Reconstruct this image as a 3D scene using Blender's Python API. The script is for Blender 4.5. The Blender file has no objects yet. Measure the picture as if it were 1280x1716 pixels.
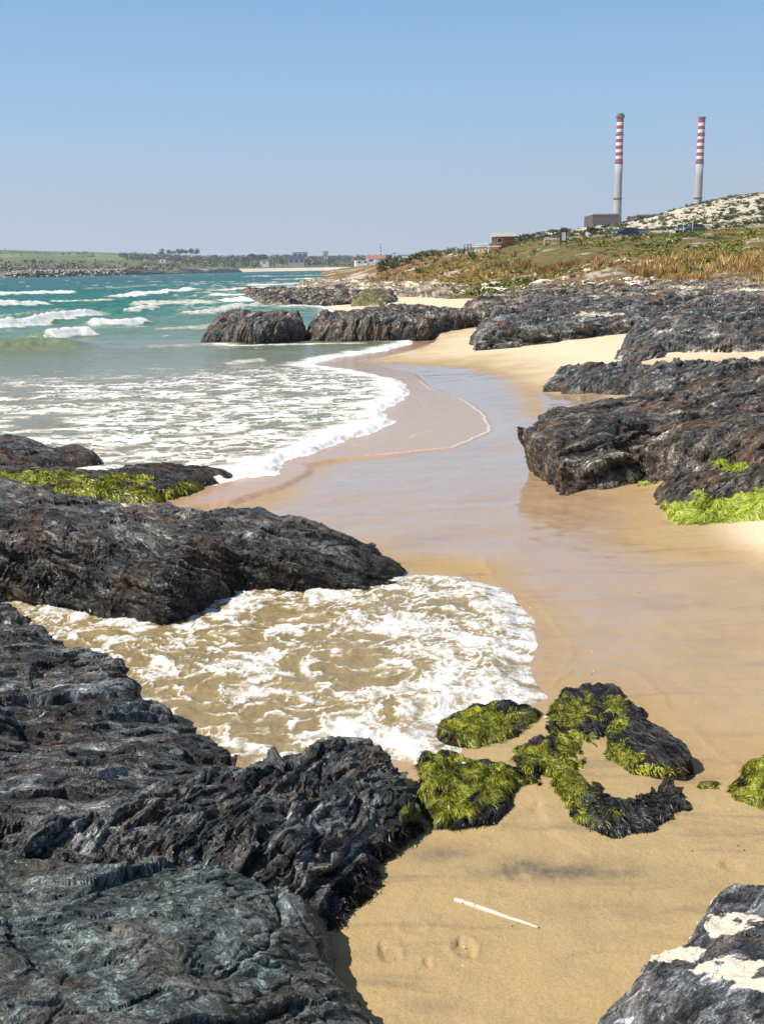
import bpy, math, random
import numpy as np
from mathutils import Vector, Matrix

random.seed(7)
RNG = np.random.default_rng(11)
scene = bpy.context.scene
COL = scene.collection
f32 = np.float32

# ------------------------------------------------------------------ camera
FPX, CX, CY = 1750.0, 640.0, 858.0
EYE = 3.5
HOR = 447.0
ROLL = math.radians(1.0)
PITCH = math.atan((CY - HOR) / FPX)
fwd = Vector((0, math.cos(PITCH), -math.sin(PITCH)))
rt0 = Vector((1, 0, 0)); up0 = rt0.cross(fwd)
rt = rt0 * math.cos(ROLL) - up0 * math.sin(ROLL)
up = rt0 * math.sin(ROLL) + up0 * math.cos(ROLL)
cam_d = bpy.data.cameras.new('camera')
cam = bpy.data.objects.new('camera', cam_d); COL.objects.link(cam)
cam.matrix_world = Matrix((
    (rt.x, up.x, -fwd.x, 0), (rt.y, up.y, -fwd.y, 0), (rt.z, up.z, -fwd.z, EYE), (0, 0, 0, 1)))
cam_d.sensor_fit = 'VERTICAL'; cam_d.sensor_height = 36.0
cam_d.lens = FPX / 1716.0 * 36.0
cam_d.clip_start = 0.05; cam_d.clip_end = 20000
scene.camera = cam

# ------------------------------------------------------------------ world and sun
SUN_EL = math.radians(50)
SUN_AZ = math.radians(252)          # clockwise from +Y: the sun stands to the left, a little behind the camera
w = bpy.data.worlds.new('World'); scene.world = w; w.use_nodes = True
nt = w.node_tree; nt.nodes.clear()
wo = nt.nodes.new('ShaderNodeOutputWorld'); bg = nt.nodes.new('ShaderNodeBackground')
sky = nt.nodes.new('ShaderNodeTexSky'); sky.sky_type = 'NISHITA'; sky.sun_disc = False
sky.sun_elevation = SUN_EL; sky.sun_rotation = SUN_AZ
sky.air_density = 1.0; sky.dust_density = 0.6; sky.ozone_density = 1.5; sky.altitude = 0
bg.inputs[1].default_value = 0.07
tc = nt.nodes.new('ShaderNodeTexCoord'); sx_ = nt.nodes.new('ShaderNodeSeparateXYZ'); nt.links.new(tc.outputs['Generated'], sx_.inputs[0])
rp = nt.nodes.new('ShaderNodeValToRGB'); nt.links.new(sx_.outputs['Z'], rp.inputs[0])
rp.color_ramp.elements[0].position = 0.24; rp.color_ramp.elements[0].color = (1, 1, 1, 1)
rp.color_ramp.elements[1].position = 0.50; rp.color_ramp.elements[1].color = (0, 0, 0, 1)
lo_ = nt.nodes.new('ShaderNodeValToRGB'); nt.links.new(sx_.outputs['Z'], lo_.inputs[0]); le = lo_.color_ramp.elements
le[0].position = 0; le[0].color = (.56, .64, .765, 1); le[1].position = 0.26; le[1].color = (.20, .41, .73, 1)
for p_, c_ in ((.05, (.50, .61, .77)), (.12, (.36, .56, .79)), (.20, (.25, .47, .76))):
    e_ = le.new(p_); e_.color = (*c_, 1)
sc_ = nt.nodes.new('ShaderNodeVectorMath'); sc_.operation = 'SCALE'; nt.links.new(lo_.outputs[0], sc_.inputs[0]); sc_.inputs['Scale'].default_value = 11.6
mx_ = nt.nodes.new('ShaderNodeMix'); mx_.data_type = 'RGBA'; nt.links.new(rp.outputs[0], mx_.inputs[0]); nt.links.new(sky.outputs[0], mx_.inputs[6])
nt.links.new(sc_.outputs[0], mx_.inputs[7])
nt.links.new(mx_.outputs[2], bg.inputs[0]); nt.links.new(bg.outputs[0], wo.inputs[0])
sd_ = bpy.data.lights.new('sun', 'SUN'); sd_.energy = 5.0; sd_.angle = math.radians(0.53); sd_.color = (1.0, 0.95, 0.87)
sun = bpy.data.objects.new('sun', sd_); COL.objects.link(sun)
sv = Vector((math.sin(SUN_AZ) * math.cos(SUN_EL), math.cos(SUN_AZ) * math.cos(SUN_EL), math.sin(SUN_EL)))
sun.rotation_euler = sv.to_track_quat('Z', 'Y').to_euler()
sun.location = sv * 100
scene.view_settings.view_transform = 'Standard'; scene.view_settings.look = 'None'
scene.view_settings.exposure = 0.34; scene.view_settings.gamma = 1.0
scene.view_settings.use_curve_mapping = False
scene.cycles.max_bounces = 6; scene.cycles.diffuse_bounces = 2; scene.cycles.glossy_bounces = 3
scene.cycles.transmission_bounces = 2; scene.cycles.transparent_max_bounces = 6
scene.cycles.caustics_reflective = False; scene.cycles.caustics_refractive = False
scene.cycles.use_denoising = True

# ------------------------------------------------------------------ surveying helpers (photo pixel -> place in the world)
_F = np.array(fwd); _R = np.array(rt); _U = np.array(up)
def ray(px, py):
    return _F + _R * ((px - CX) / FPX) + _U * ((CY - py) / FPX)
def G(px, py, z=0.0):
    d = ray(px, py); t = (z - EYE) / d[2]
    return np.array([d[0] * t, d[1] * t, z])
def P(px, py, D):
    d = ray(px, py); t = D / d[1]
    return np.array([d[0] * t, D, EYE + d[2] * t])
def proj(X, Y, Z):
    z = Z - EYE
    a = X * _F[0] + Y * _F[1] + z * _F[2]
    a = np.where(a < 0.05, 0.05, a)
    return (CX + FPX * (X * _R[0] + Y * _R[1] + z * _R[2]) / a,
            CY - FPX * (X * _U[0] + Y * _U[1] + z * _U[2]) / a)
def pxpoly(pts, z=0.0):
    return np.array([G(p[0], p[1], z)[:2] if len(p) == 2 else G(p[0], p[1], p[2])[:2] for p in pts])

# ------------------------------------------------------------------ numpy noise
_pr = np.random.default_rng(5)
PERM = _pr.permutation(256).astype(np.int32); PERM = np.concatenate([PERM, PERM])
GR = _pr.normal(size=(256, 3)); GR = (GR / np.linalg.norm(GR, axis=1)[:, None]).astype(f32)
def perlin(x, y, z=None, seed=0):
    x = np.asarray(x, f32) + 17.3 * seed; y = np.asarray(y, f32) + 31.7 * seed
    xi = np.floor(x).astype(np.int32); yi = np.floor(y).astype(np.int32)
    fx = x - xi; fy = y - yi
    u = fx * fx * fx * (fx * (fx * 6 - 15) + 10); v = fy * fy * fy * (fy * (fy * 6 - 15) + 10)
    xi &= 255; yi &= 255
    if z is None:
        def g(a, b):
            h = PERM[PERM[(xi + a) & 255] + ((yi + b) & 255)]
            gg = GR[h]; return (gg[..., 0] * (fx - a) + gg[..., 1] * (fy - b)) * 1.4
        a = g(0, 0); b = g(1, 0); c = g(0, 1); d = g(1, 1)
        a = a + u * (b - a); c = c + u * (d - c)
        return a + v * (c - a)
    z = np.asarray(z, f32); zi = np.floor(z).astype(np.int32); fz = z - zi
    w_ = fz * fz * fz * (fz * (fz * 6 - 15) + 10); zi &= 255
    def g3(a, b, c):
        h = PERM[PERM[PERM[(xi + a) & 255] + ((yi + b) & 255)] + ((zi + c) & 255)]
        gg = GR[h]; return gg[..., 0] * (fx - a) + gg[..., 1] * (fy - b) + gg[..., 2] * (fz - c)
    out = []
    for c in (0, 1):
        a0 = g3(0, 0, c); a1 = g3(1, 0, c); b0 = g3(0, 1, c); b1 = g3(1, 1, c)
        a0 = a0 + u * (a1 - a0); b0 = b0 + u * (b1 - b0)
        out.append(a0 + v * (b0 - a0))
    return (out[0] + w_ * (out[1] - out[0])) * 1.3
def fbm(x, y, z=None, o=4, seed=0, gain=0.5):
    s = 0; a = 1.0; fr = 1.0
    for i in range(o):
        s = s + a * perlin(x * fr, y * fr, None if z is None else z * fr, seed + i * 3 + 1)
        a *= gain; fr *= 2.03
    return s
def ridged(x, y, z=None, o=4, seed=0, gain=0.5):
    s = 0; a = 1.0; fr = 1.0
    for i in range(o):
        s = s + a * (1 - 2.2 * np.abs(perlin(x * fr, y * fr, None if z is None else z * fr, seed + i * 5 + 2)))
        a *= gain; fr *= 2.07
    return s
def worley(x, y, seed=0):
    xi = np.floor(x).astype(np.int32); yi = np.floor(y).astype(np.int32)
    f1 = np.full(x.shape, 9.0, f32); f2 = np.full(x.shape, 9.0, f32)
    for a in (-1, 0, 1):
        for b in (-1, 0, 1):
            h = PERM[PERM[(xi + a + seed * 7) & 255] + ((yi + b) & 255)]
            ox = GR[h][..., 0] * 0.45 + 0.5 + xi + a; oy = GR[h][..., 1] * 0.45 + 0.5 + yi + b
            d = np.sqrt((ox - x) ** 2 + (oy - y) ** 2)
            f2 = np.where(d < f1, f1, np.minimum(f2, d)); f1 = np.minimum(f1, d)
    return f1, f2
def plates(x, y, seed=0):
    """broken plates: every cell gets its own offset and tilt"""
    x = np.asarray(x, f32); y = np.asarray(y, f32); xi = np.floor(x).astype(np.int32); yi = np.floor(y).astype(np.int32)
    f1 = np.full(x.shape, 9.0, f32); f2 = f1.copy(); val = np.zeros(x.shape, f32)
    for a in (-1, 0, 1):
        for b in (-1, 0, 1):
            h = PERM[PERM[(xi + a + seed * 7) & 255] + ((yi + b) & 255)]; g = GR[h]
            ox = g[..., 0] * 0.45 + 0.5 + xi + a; oy = g[..., 1] * 0.45 + 0.5 + yi + b
            dx = x - ox; dy = y - oy; d = np.sqrt(dx * dx + dy * dy); m = d < f1
            g2 = GR[PERM[h + 1]]
            val = np.where(m, g2[..., 2] * 0.8 + (g2[..., 0] * dx + g2[..., 1] * dy) * 0.9, val)
            f2 = np.where(m, f1, np.minimum(f2, d)); f1 = np.minimum(f1, d)
    return val, f2 - f1
def sstep(a, b, x):
    t = np.clip((x - a) / (b - a), 0, 1); return t * t * (3 - 2 * t)

class RBF:
    def __init__(s, pts, reg=0.0):
        s.p = np.array([[a[0], a[1]] for a in pts], float); v = np.array([a[2] for a in pts], float)
        s.o = s.p.mean(0); s.p = s.p - s.o; s.sc = max(1e-6, np.abs(s.p).max()); s.p /= s.sc
        n = len(v); r = np.linalg.norm(s.p[:, None] - s.p[None], axis=2)
        A = np.zeros((n + 3, n + 3)); A[:n, :n] = r - reg * np.eye(n); A[:n, n] = 1; A[:n, n + 1:] = s.p
        A[n:, :n] = A[:n, n:].T
        s.w = s.solve(A, np.concatenate([v, [0, 0, 0]]))
    @staticmethod
    def solve(A, b):
        M = np.concatenate([A, b[:, None]], 1); n = len(b)
        for i in range(n):
            k = i + int(np.argmax(np.abs(M[i:, i])))
            if k != i: M[[i, k]] = M[[k, i]]
            for j in range(i + 1, n): M[j] -= M[i] * (M[j, i] / M[i, i])
        x = np.zeros(n)
        for i in range(n - 1, -1, -1): x[i] = (M[i, n] - (M[i, i + 1:n] * x[i + 1:]).sum()) / M[i, i]
        return x
    def __call__(s, x, y):
        x = (np.asarray(x, float) - s.o[0]) / s.sc; y = (np.asarray(y, float) - s.o[1]) / s.sc
        n = len(s.p); out = s.w[n] + s.w[n + 1] * x + s.w[n + 2] * y
        for i in range(n):
            out = out + s.w[i] * np.sqrt((x - s.p[i, 0]) ** 2 + (y - s.p[i, 1]) ** 2)
        return out
def poly_sd(x, y, poly):
    """signed distance to a closed polygon, positive inside"""
    d2 = np.full(x.shape, 1e18); ins = np.zeros(x.shape, bool); n = len(poly)
    for i in range(n):
        ax, ay = poly[i]; bx, by = poly[(i + 1) % n]
        ex, ey = bx - ax, by - ay; l2 = ex * ex + ey * ey + 1e-12
        t = np.clip(((x - ax) * ex + (y - ay) * ey) / l2, 0, 1)
        d2 = np.minimum(d2, (x - ax - t * ex) ** 2 + (y - ay - t * ey) ** 2)
        if ay != by:
            c = ((ay > y) != (by > y)) & (x < (bx - ax) * (y - ay) / (by - ay) + ax); ins ^= c
    d = np.sqrt(d2); return np.where(ins, d, -d)
def line_d(x, y, line):
    """distance to an open polyline, parameter 0..1 along it, side (>0 = nearer the camera)"""
    best = np.full(x.shape, 1e18); tt = np.zeros(x.shape); side = np.ones(x.shape)
    seg = np.linalg.norm(np.diff(line, axis=0), axis=1); cum = np.concatenate([[0], np.cumsum(seg)]); L = cum[-1]
    for i in range(len(line) - 1):
        ax, ay = line[i]; bx, by = line[i + 1]; ex, ey = bx - ax, by - ay; l2 = ex * ex + ey * ey + 1e-12
        t = np.clip(((x - ax) * ex + (y - ay) * ey) / l2, 0, 1)
        qx = ax + t * ex; qy = ay + t * ey; d = (x - qx) ** 2 + (y - qy) ** 2
        m = d < best; best = np.where(m, d, best); tt = np.where(m, (cum[i] + t * seg[i]) / L, tt)
        side = np.where(m, np.where(y < qy, 1.0, -1.0), side)
    return np.sqrt(best), tt, side, L

# ------------------------------------------------------------------ mesh helpers
def mesh_np(name, V, F, mats=(), attrs=None, smooth=True, fmat=None):
    me = bpy.data.meshes.new(name)
    V = np.ascontiguousarray(V, f32); F = np.ascontiguousarray(F, np.int32); k = F.shape[1]
    me.vertices.add(len(V)); me.vertices.foreach_set('co', V.ravel())
    me.loops.add(F.size); me.loops.foreach_set('vertex_index', F.ravel())
    me.polygons.add(len(F)); me.polygons.foreach_set('loop_start', np.arange(0, F.size, k, dtype=np.int32))
    me.polygons.foreach_set('loop_total', np.full(len(F), k, np.int32))
    me.polygons.foreach_set('use_smooth', np.full(len(F), bool(smooth)))
    for m in mats: me.materials.append(m)
    if fmat is not None: me.polygons.foreach_set('material_index', np.asarray(fmat, np.int32))
    for k_, a in (attrs or {}).items():
        a = np.asarray(a, f32)
        if a.ndim == 2:
            at = me.attributes.new(k_, 'FLOAT_VECTOR', 'POINT'); at.data.foreach_set('vector', a.ravel())
        else:
            at = me.attributes.new(k_, 'FLOAT', 'POINT'); at.data.foreach_set('value', a.ravel())
    me.update(calc_edges=True)
    return me
def link(name, me, parent=None, loc=(0, 0, 0), rot=(0, 0, 0)):
    o = bpy.data.objects.new(name, me); COL.objects.link(o); o.parent = parent
    o.location = loc; o.rotation_euler = rot; return o
def tag(o, label=None, cat=None, group=None, kind=None):
    if label: o['label'] = label
    if cat: o['category'] = cat
    if group: o['group'] = group
    if kind: o['kind'] = kind
    return o
def gridfaces(nr, nc, keep=None):
    i = np.arange(nr * nc).reshape(nr, nc)
    F = np.stack([i[:-1, :-1], i[:-1, 1:], i[1:, 1:], i[1:, :-1]], -1).reshape(-1, 4)
    if keep is not None:
        k = keep.reshape(-1); F = F[k[F].any(1)]
    return F
def compact(F, V, attrs):
    used = np.zeros(len(V), bool); used[F.ravel()] = True
    idx = np.cumsum(used) - 1
    return idx[F], V[used], {k: v[used] for k, v in attrs.items()}
class MB:
    """collects boxes, tubes and prisms into one mesh"""
    def __init__(s): s.v = []; s.f = []; s.m = []
    def add(s, vs, fs, mi=0):
        b = len(s.v); s.v += [tuple(v) for v in vs]; s.f += [tuple(b + i for i in f) for f in fs]; s.m += [mi] * len(fs); return s
    def box(s, x0, x1, y0, y1, z0, z1, mi=0):
        v = [(x0, y0, z0), (x1, y0, z0), (x1, y1, z0), (x0, y1, z0), (x0, y0, z1), (x1, y0, z1), (x1, y1, z1), (x0, y1, z1)]
        return s.add(v, [(0, 3, 2, 1), (4, 5, 6, 7), (0, 1, 5, 4), (1, 2, 6, 5), (2, 3, 7, 6), (3, 0, 4, 7)], mi)
    def bar(s, a, b, r, mi=0, n=6, r2=None):
        a = Vector(a); b = Vector(b); r2 = r if r2 is None else r2
        q = (b - a).to_track_quat('Z', 'Y'); vs = []
        for p, rr in ((a, r), (b, r2)):
            for i in range(n):
                t = 2 * math.pi * i / n; vs.append(p + q @ Vector((rr * math.cos(t), rr * math.sin(t), 0)))
        fs = [(i, (i + 1) % n, n + (i + 1) % n, n + i) for i in range(n)] + [tuple(range(n - 1, -1, -1)), tuple(range(n, 2 * n))]
        return s.add(vs, fs, mi)
    def lathe(s, prof, n=24, mi=None):
        """prof: [(r, z), ...]; mi: material per band"""
        vs = []
        for r, z in prof:
            for i in range(n):
                t = 2 * math.pi * i / n; vs.append((r * math.cos(t), r * math.sin(t), z))
        for j in range(len(prof) - 1):
            b = len(s.v) if j == 0 else b
            if j == 0: s.v += vs
            for i in range(n):
                s.f.append((b + j * n + i, b + j * n + (i + 1) % n, b + (j + 1) * n + (i + 1) % n, b + (j + 1) * n + i))
                s.m.append(0 if mi is None else mi[j])
        s.f.append(tuple(b + (len(prof) - 1) * n + i for i in range(n))); s.m.append(0 if mi is None else mi[-1])
        return s
    def build(s, name, mats, parent=None, loc=(0, 0, 0), rot=(0, 0, 0), smooth=False):
        me = bpy.data.meshes.new(name); me.from_pydata(s.v, [], s.f)
        for m in (mats if isinstance(mats, (list, tuple)) else [mats]): me.materials.append(m)
        me.polygons.foreach_set('material_index', s.m)
        if smooth: me.polygons.foreach_set('use_smooth', [True] * len(s.f))
        me.update(); return link(name, me, parent, loc, rot)
def empty(name, loc, rz=0.0):
    o = bpy.data.objects.new(name, None); COL.objects.link(o); o.location = loc; o.rotation_euler = (0, 0, rz)
    o.empty_display_size = 0.3; return o

# ------------------------------------------------------------------ material helpers
class NT:
    def __init__(s, name):
        s.m = bpy.data.materials.new(name); s.m.use_nodes = True; s.t = s.m.node_tree
        s.t.nodes.clear(); s.out = s.n('ShaderNodeOutputMaterial'); s.b = s.n('ShaderNodeBsdfPrincipled')
        s.l(s.b.outputs[0], s.out.inputs[0])
    def n(s, k, **kw):
        nd = s.t.nodes.new(k)
        for a, v in kw.items(): setattr(nd, a, v)
        return nd
    def l(s, a, b): s.t.links.new(a, b)
    def set(s, nd, key, val):
        if hasattr(val, 'is_output') or isinstance(val, bpy.types.NodeSocket): s.l(val, nd.inputs[key])
        else: nd.inputs[key].default_value = val
    def attr(s, name, vec=False):
        nd = s.n('ShaderNodeAttribute'); nd.attribute_name = name; return nd.outputs['Vector' if vec else 'Fac']
    def coord(s, k='Object'): return s.n('ShaderNodeTexCoord').outputs[k]
    def mapping(s, v, scale=(1, 1, 1), loc=(0, 0, 0), rot=(0, 0, 0)):
        nd = s.n('ShaderNodeMapping'); s.l(v, nd.inputs[0]); nd.inputs['Scale'].default_value = scale
        nd.inputs['Location'].default_value = loc; nd.inputs['Rotation'].default_value = rot; return nd.outputs[0]
    def noise(s, v, scale, detail=4, rough=0.5, dist=0.0, out=0, ntype=None):
        nd = s.n('ShaderNodeTexNoise')
        if ntype: nd.noise_type = ntype
        s.l(v, nd.inputs['Vector']); nd.inputs['Scale'].default_value = scale
        nd.inputs['Detail'].default_value = detail; nd.inputs['Roughness'].default_value = rough
        nd.inputs['Distortion'].default_value = dist; return nd.outputs[out]
    def vor(s, v, scale, feat='F1', rnd=1.0, out='Distance'):
        nd = s.n('ShaderNodeTexVoronoi', feature=feat); s.l(v, nd.inputs['Vector']); nd.inputs['Scale'].default_value = scale
        nd.inputs['Randomness'].default_value = rnd; return nd.outputs[out]
    def math(s, op, a, b=0.0, c=0.0, clamp=False):
        nd = s.n('ShaderNodeMath', operation=op, use_clamp=clamp); s.set(nd, 0, a); s.set(nd, 1, b); s.set(nd, 2, c); return nd.outputs[0]
    def ramp(s, v, stops, interp='LINEAR'):
        nd = s.n('ShaderNodeValToRGB'); s.l(v, nd.inputs[0]); e = nd.color_ramp.elements; nd.color_ramp.interpolation = interp
        while len(e) > 1: e.remove(e[-1])
        for i, (p, c) in enumerate(stops):
            if isinstance(c, (int, float)): c = (c, c, c)
            el = e[0] if i == 0 else e.new(p)
            el.position = p; el.color = (*c, 1)
        return nd.outputs[0]
    def mix(s, fac, a, b, blend='MIX'):
        nd = s.n('ShaderNodeMix', data_type='RGBA', blend_type=blend)
        s.set(nd, 0, fac)
        for k, v in ((6, a), (7, b)):
            if isinstance(v, tuple): nd.inputs[k].default_value = (*v, 1)
            else: s.l(v, nd.inputs[k])
        return nd.outputs[2]
    def rng(s, v, a, b, c=0.0, d=1.0):
        nd = s.n('ShaderNodeMapRange'); s.l(v, nd.inputs[0])
        for i, x in enumerate((a, b, c, d)): nd.inputs[i + 1].default_value = x
        return nd.outputs[0]
    def bump(s, h, strength, dist, prev=None):
        nd = s.n('ShaderNodeBump'); s.set(nd, 'Strength', strength); nd.inputs['Distance'].default_value = dist
        s.l(h, nd.inputs['Height'])
        if prev is not None: s.l(prev, nd.inputs['Normal'])
        return nd.outputs[0]
    def fin(s, color=None, rough=None, normal=None, **kw):
        if color is not None: s.set(s.b, 'Base Color', (*color, 1) if isinstance(color, tuple) else color)
        if rough is not None: s.set(s.b, 'Roughness', rough)
        if normal is not None: s.l(normal, s.b.inputs['Normal'])
        for k, v in kw.items(): s.set(s.b, k.replace('_', ' '), v)
        return s.m
def plain(name, col, rough=0.6, var=0.15, scale=3.0):
    t = NT(name); c = t.coord(); n = t.noise(c, scale, 5, 0.6)
    a = tuple(x * (1 - var) for x in col); b = tuple(min(1, x * (1 + var)) for x in col)
    return t.fin(t.ramp(n, [(0.3, a), (0.7, b)]), rough)

# ------------------------------------------------------------------ materials
def rock_mat(name, dark, light, rustamt=0.5, veinamt=0.5, brown=(0.10, 0.045, 0.018), fine=1.0, bstr=1.0, gloss=0.0, iso=False):
    t = NT(name); st = t.attr('st', True)
    wet = t.attr('wet'); sand = t.attr('sand'); alg = t.attr('alg')
    sA = t.mapping(st, (3.0, 5.0, 5.0) if iso else (1.6, 7.0, 5.0)); sB = t.mapping(st, (20.0, 28.0, 24.0) if iso else (7.0, 30.0, 20.0))
    lam = []
    for f_, sd_ in ((9.0, 0.0), (31.0, 5.0)):
        sp = t.n('ShaderNodeSeparateXYZ'); t.l(st, sp.inputs[0]); cb = t.n('ShaderNodeCombineXYZ')
        yy_ = t.math('MULTIPLY', t.math('FLOOR', t.math('ADD', t.math('MULTIPLY', sp.outputs['Y'], f_ * fine), t.math('MULTIPLY', t.noise(st, 2.0, 3, 0.5), 1.2))), 3.37)
        t.l(t.math('ADD', t.math('MULTIPLY', sp.outputs['X'], 1.3 * fine), sd_), cb.inputs[0]); t.l(yy_, cb.inputs[1]); t.l(t.math('MULTIPLY', sp.outputs['Z'], 2.0), cb.inputs[2])
        lam.append(t.noise(cb.outputs[0], 1.0, 4, 0.6))
    nA = t.noise(sA, 1.0 * fine, 9, 0.68, 0.5); nB = t.noise(sB, 1.0 * fine, 7, 0.72, 0.7)
    nC = t.noise(t.mapping(st, (60.0, 110.0, 90.0)), 1.0 * fine, 4, 0.7); nL = t.noise(st, 1.7, 4, 0.55); nM = t.noise(st, 8.0 * fine, 6, 0.65, 1.2)
    # beds: alternating dark and paler laminae
    sep = t.n('ShaderNodeSeparateXYZ'); t.l(st, sep.inputs[0])
    bed = t.math('FRACT', t.math('ADD', t.math('MULTIPLY', sep.outputs['Y'], 13.0 * fine), t.math('MULTIPLY', nM, 1.5)))
    mid = tuple(0.68 * a + 0.32 * b for a, b in zip(dark, light))
    col = t.ramp(nA, [(0.36, dark), (0.49, mid), (0.60, light)])
    col = t.mix(0.10 if iso else 0.40, col, t.ramp(bed, [(0.0, 0.35), (0.2, 0.9), (0.75, 1.25), (0.97, 2.0), (1.0, 0.35)]), 'MULTIPLY')
    if not iso:
        col = t.mix(0.85, col, t.ramp(lam[0], [(0.40, 0.3), (0.5, 0.95), (0.60, 2.2)]), 'MULTIPLY')
        col = t.mix(0.75, col, t.ramp(lam[1], [(0.38, 0.3), (0.5, 0.95), (0.62, 2.3)]), 'MULTIPLY')
    col = t.mix(0.85, col, t.ramp(nB, [(0.38, 0.22), (0.49, 0.8), (0.60, 2.6)]), 'MULTIPLY')
    col = t.mix(0.80, col, t.ramp(nC, [(0.36, 0.35), (0.5, 0.95), (0.62, 2.3)]), 'MULTIPLY')
    rm = t.math('MULTIPLY', t.rng(nL, 0.50, 0.64), t.rng(nB, 0.40, 0.58))
    col = t.mix(t.math('MULTIPLY', rm, rustamt), col, t.mix(nC, brown, tuple(min(1, x * 2.6) for x in brown)))
    # pale quartz threads following the foliation
    va = t.math('ABSOLUTE', t.math('SUBTRACT', t.noise(t.mapping(st, (4.0, 12.0, 10.0)), 1.0 * fine, 5, 0.65, 1.8), 0.5))
    vm = t.math('MULTIPLY', t.rng(va, 0.026, 0.006), t.rng(t.noise(st, 3.1 * fine, 3, 0.5), 0.47, 0.60))
    vb = t.math('ABSOLUTE', t.math('SUBTRACT', nM, 0.52))
    vm = t.math('MAXIMUM', vm, t.math('MULTIPLY', t.rng(vb, 0.016, 0.004), t.rng(nA, 0.46, 0.58)))
    vm = t.math('MULTIPLY', vm, t.rng(nC, 0.36, 0.52))
    col = t.mix(t.math('MULTIPLY', vm, veinamt), col, (0.52, 0.48, 0.42))
    col = t.mix(t.math('MULTIPLY', t.rng(alg, 0.35, 0.6), 0.85), col, t.mix(nB, (0.05, 0.06, 0.008), (0.26, 0.25, 0.03)))
    sm = t.rng(t.math('ADD', sand, t.math('ADD', t.math('MULTIPLY', t.math('SUBTRACT', nM, 0.5), 2.6), t.math('MULTIPLY', t.math('SUBTRACT', nC, 0.5), 1.3))), 0.50, 0.66)
    col = t.mix(sm, col, t.mix(nC, (0.52, 0.45, 0.34), (0.74, 0.67, 0.54)))
    col = t.mix(t.math('MULTIPLY', wet, 0.75), col, (0.22, 0.21, 0.21), 'MULTIPLY')
    ro = t.math('SUBTRACT', t.rng(nB, 0.35, 0.65, 0.24 - gloss, 0.66 - gloss), t.math('MULTIPLY', wet, 0.34), clamp=True)
    ro = t.math('MAXIMUM', t.math('MAXIMUM', ro, 0.07), t.math('MULTIPLY', sm, 0.9))
    h = t.math('ADD', t.math('MULTIPLY', nA, 1.3), t.math('MULTIPLY', nB, 0.85))
    h = t.math('ADD', h, t.math('MULTIPLY', nC, 0.22))
    if not iso: h = t.math('ADD', h, t.math('ADD', t.math('MULTIPLY', lam[0], 0.9), t.math('MULTIPLY', lam[1], 0.6)))
    h = t.math('ADD', h, t.math('MULTIPLY', bed, 0.05 if iso else 0.22))
    n = t.bump(h, t.math('SUBTRACT', 1.0 * bstr, t.math('MULTIPLY', sm, 0.9)), 0.065)
    return t.fin(col, ro, n, Specular_IOR_Level=0.6)

MAT = {}
MAT['rock'] = rock_mat('schist_blue_grey', (0.010, 0.012, 0.014), (0.165, 0.172, 0.172), 0.6, 0.95)
MAT['rock_wide'] = rock_mat('schist_weathered', (0.010, 0.011, 0.012), (0.135, 0.13, 0.12), 0.9, 0.45, fine=1.2)
MAT['rock_green'] = rock_mat('schist_green_grey', (0.022, 0.030, 0.031), (0.25, 0.30, 0.285), 0.45, 0.75, (0.15, 0.085, 0.04), iso=True)
MAT['rock_dark'] = rock_mat('schist_dark', (0.007, 0.007, 0.007), (0.125, 0.120, 0.110), 0.7, 0.75, fine=1.3)
MAT['rock_brown'] = rock_mat('schist_brown', (0.010, 0.008, 0.006), (0.145, 0.122, 0.098), 1.0, 0.7, (0.13, 0.062, 0.022), fine=1.2)
MAT['rock_far'] = rock_mat('schist_far', (0.012, 0.010, 0.008), (0.19, 0.155, 0.11), 0.9, 0.6, (0.13, 0.075, 0.03), 0.6)
MAT['rock_tan'] = rock_mat('schist_tan', (0.05, 0.038, 0.022), (0.34, 0.28, 0.18), 1.0, 0.7, (0.16, 0.10, 0.045), 0.6)
MAT['rock_salt'] = rock_mat('schist_salted', (0.020, 0.023, 0.028), (0.23, 0.24, 0.25), 0.6, 1.0)

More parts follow.
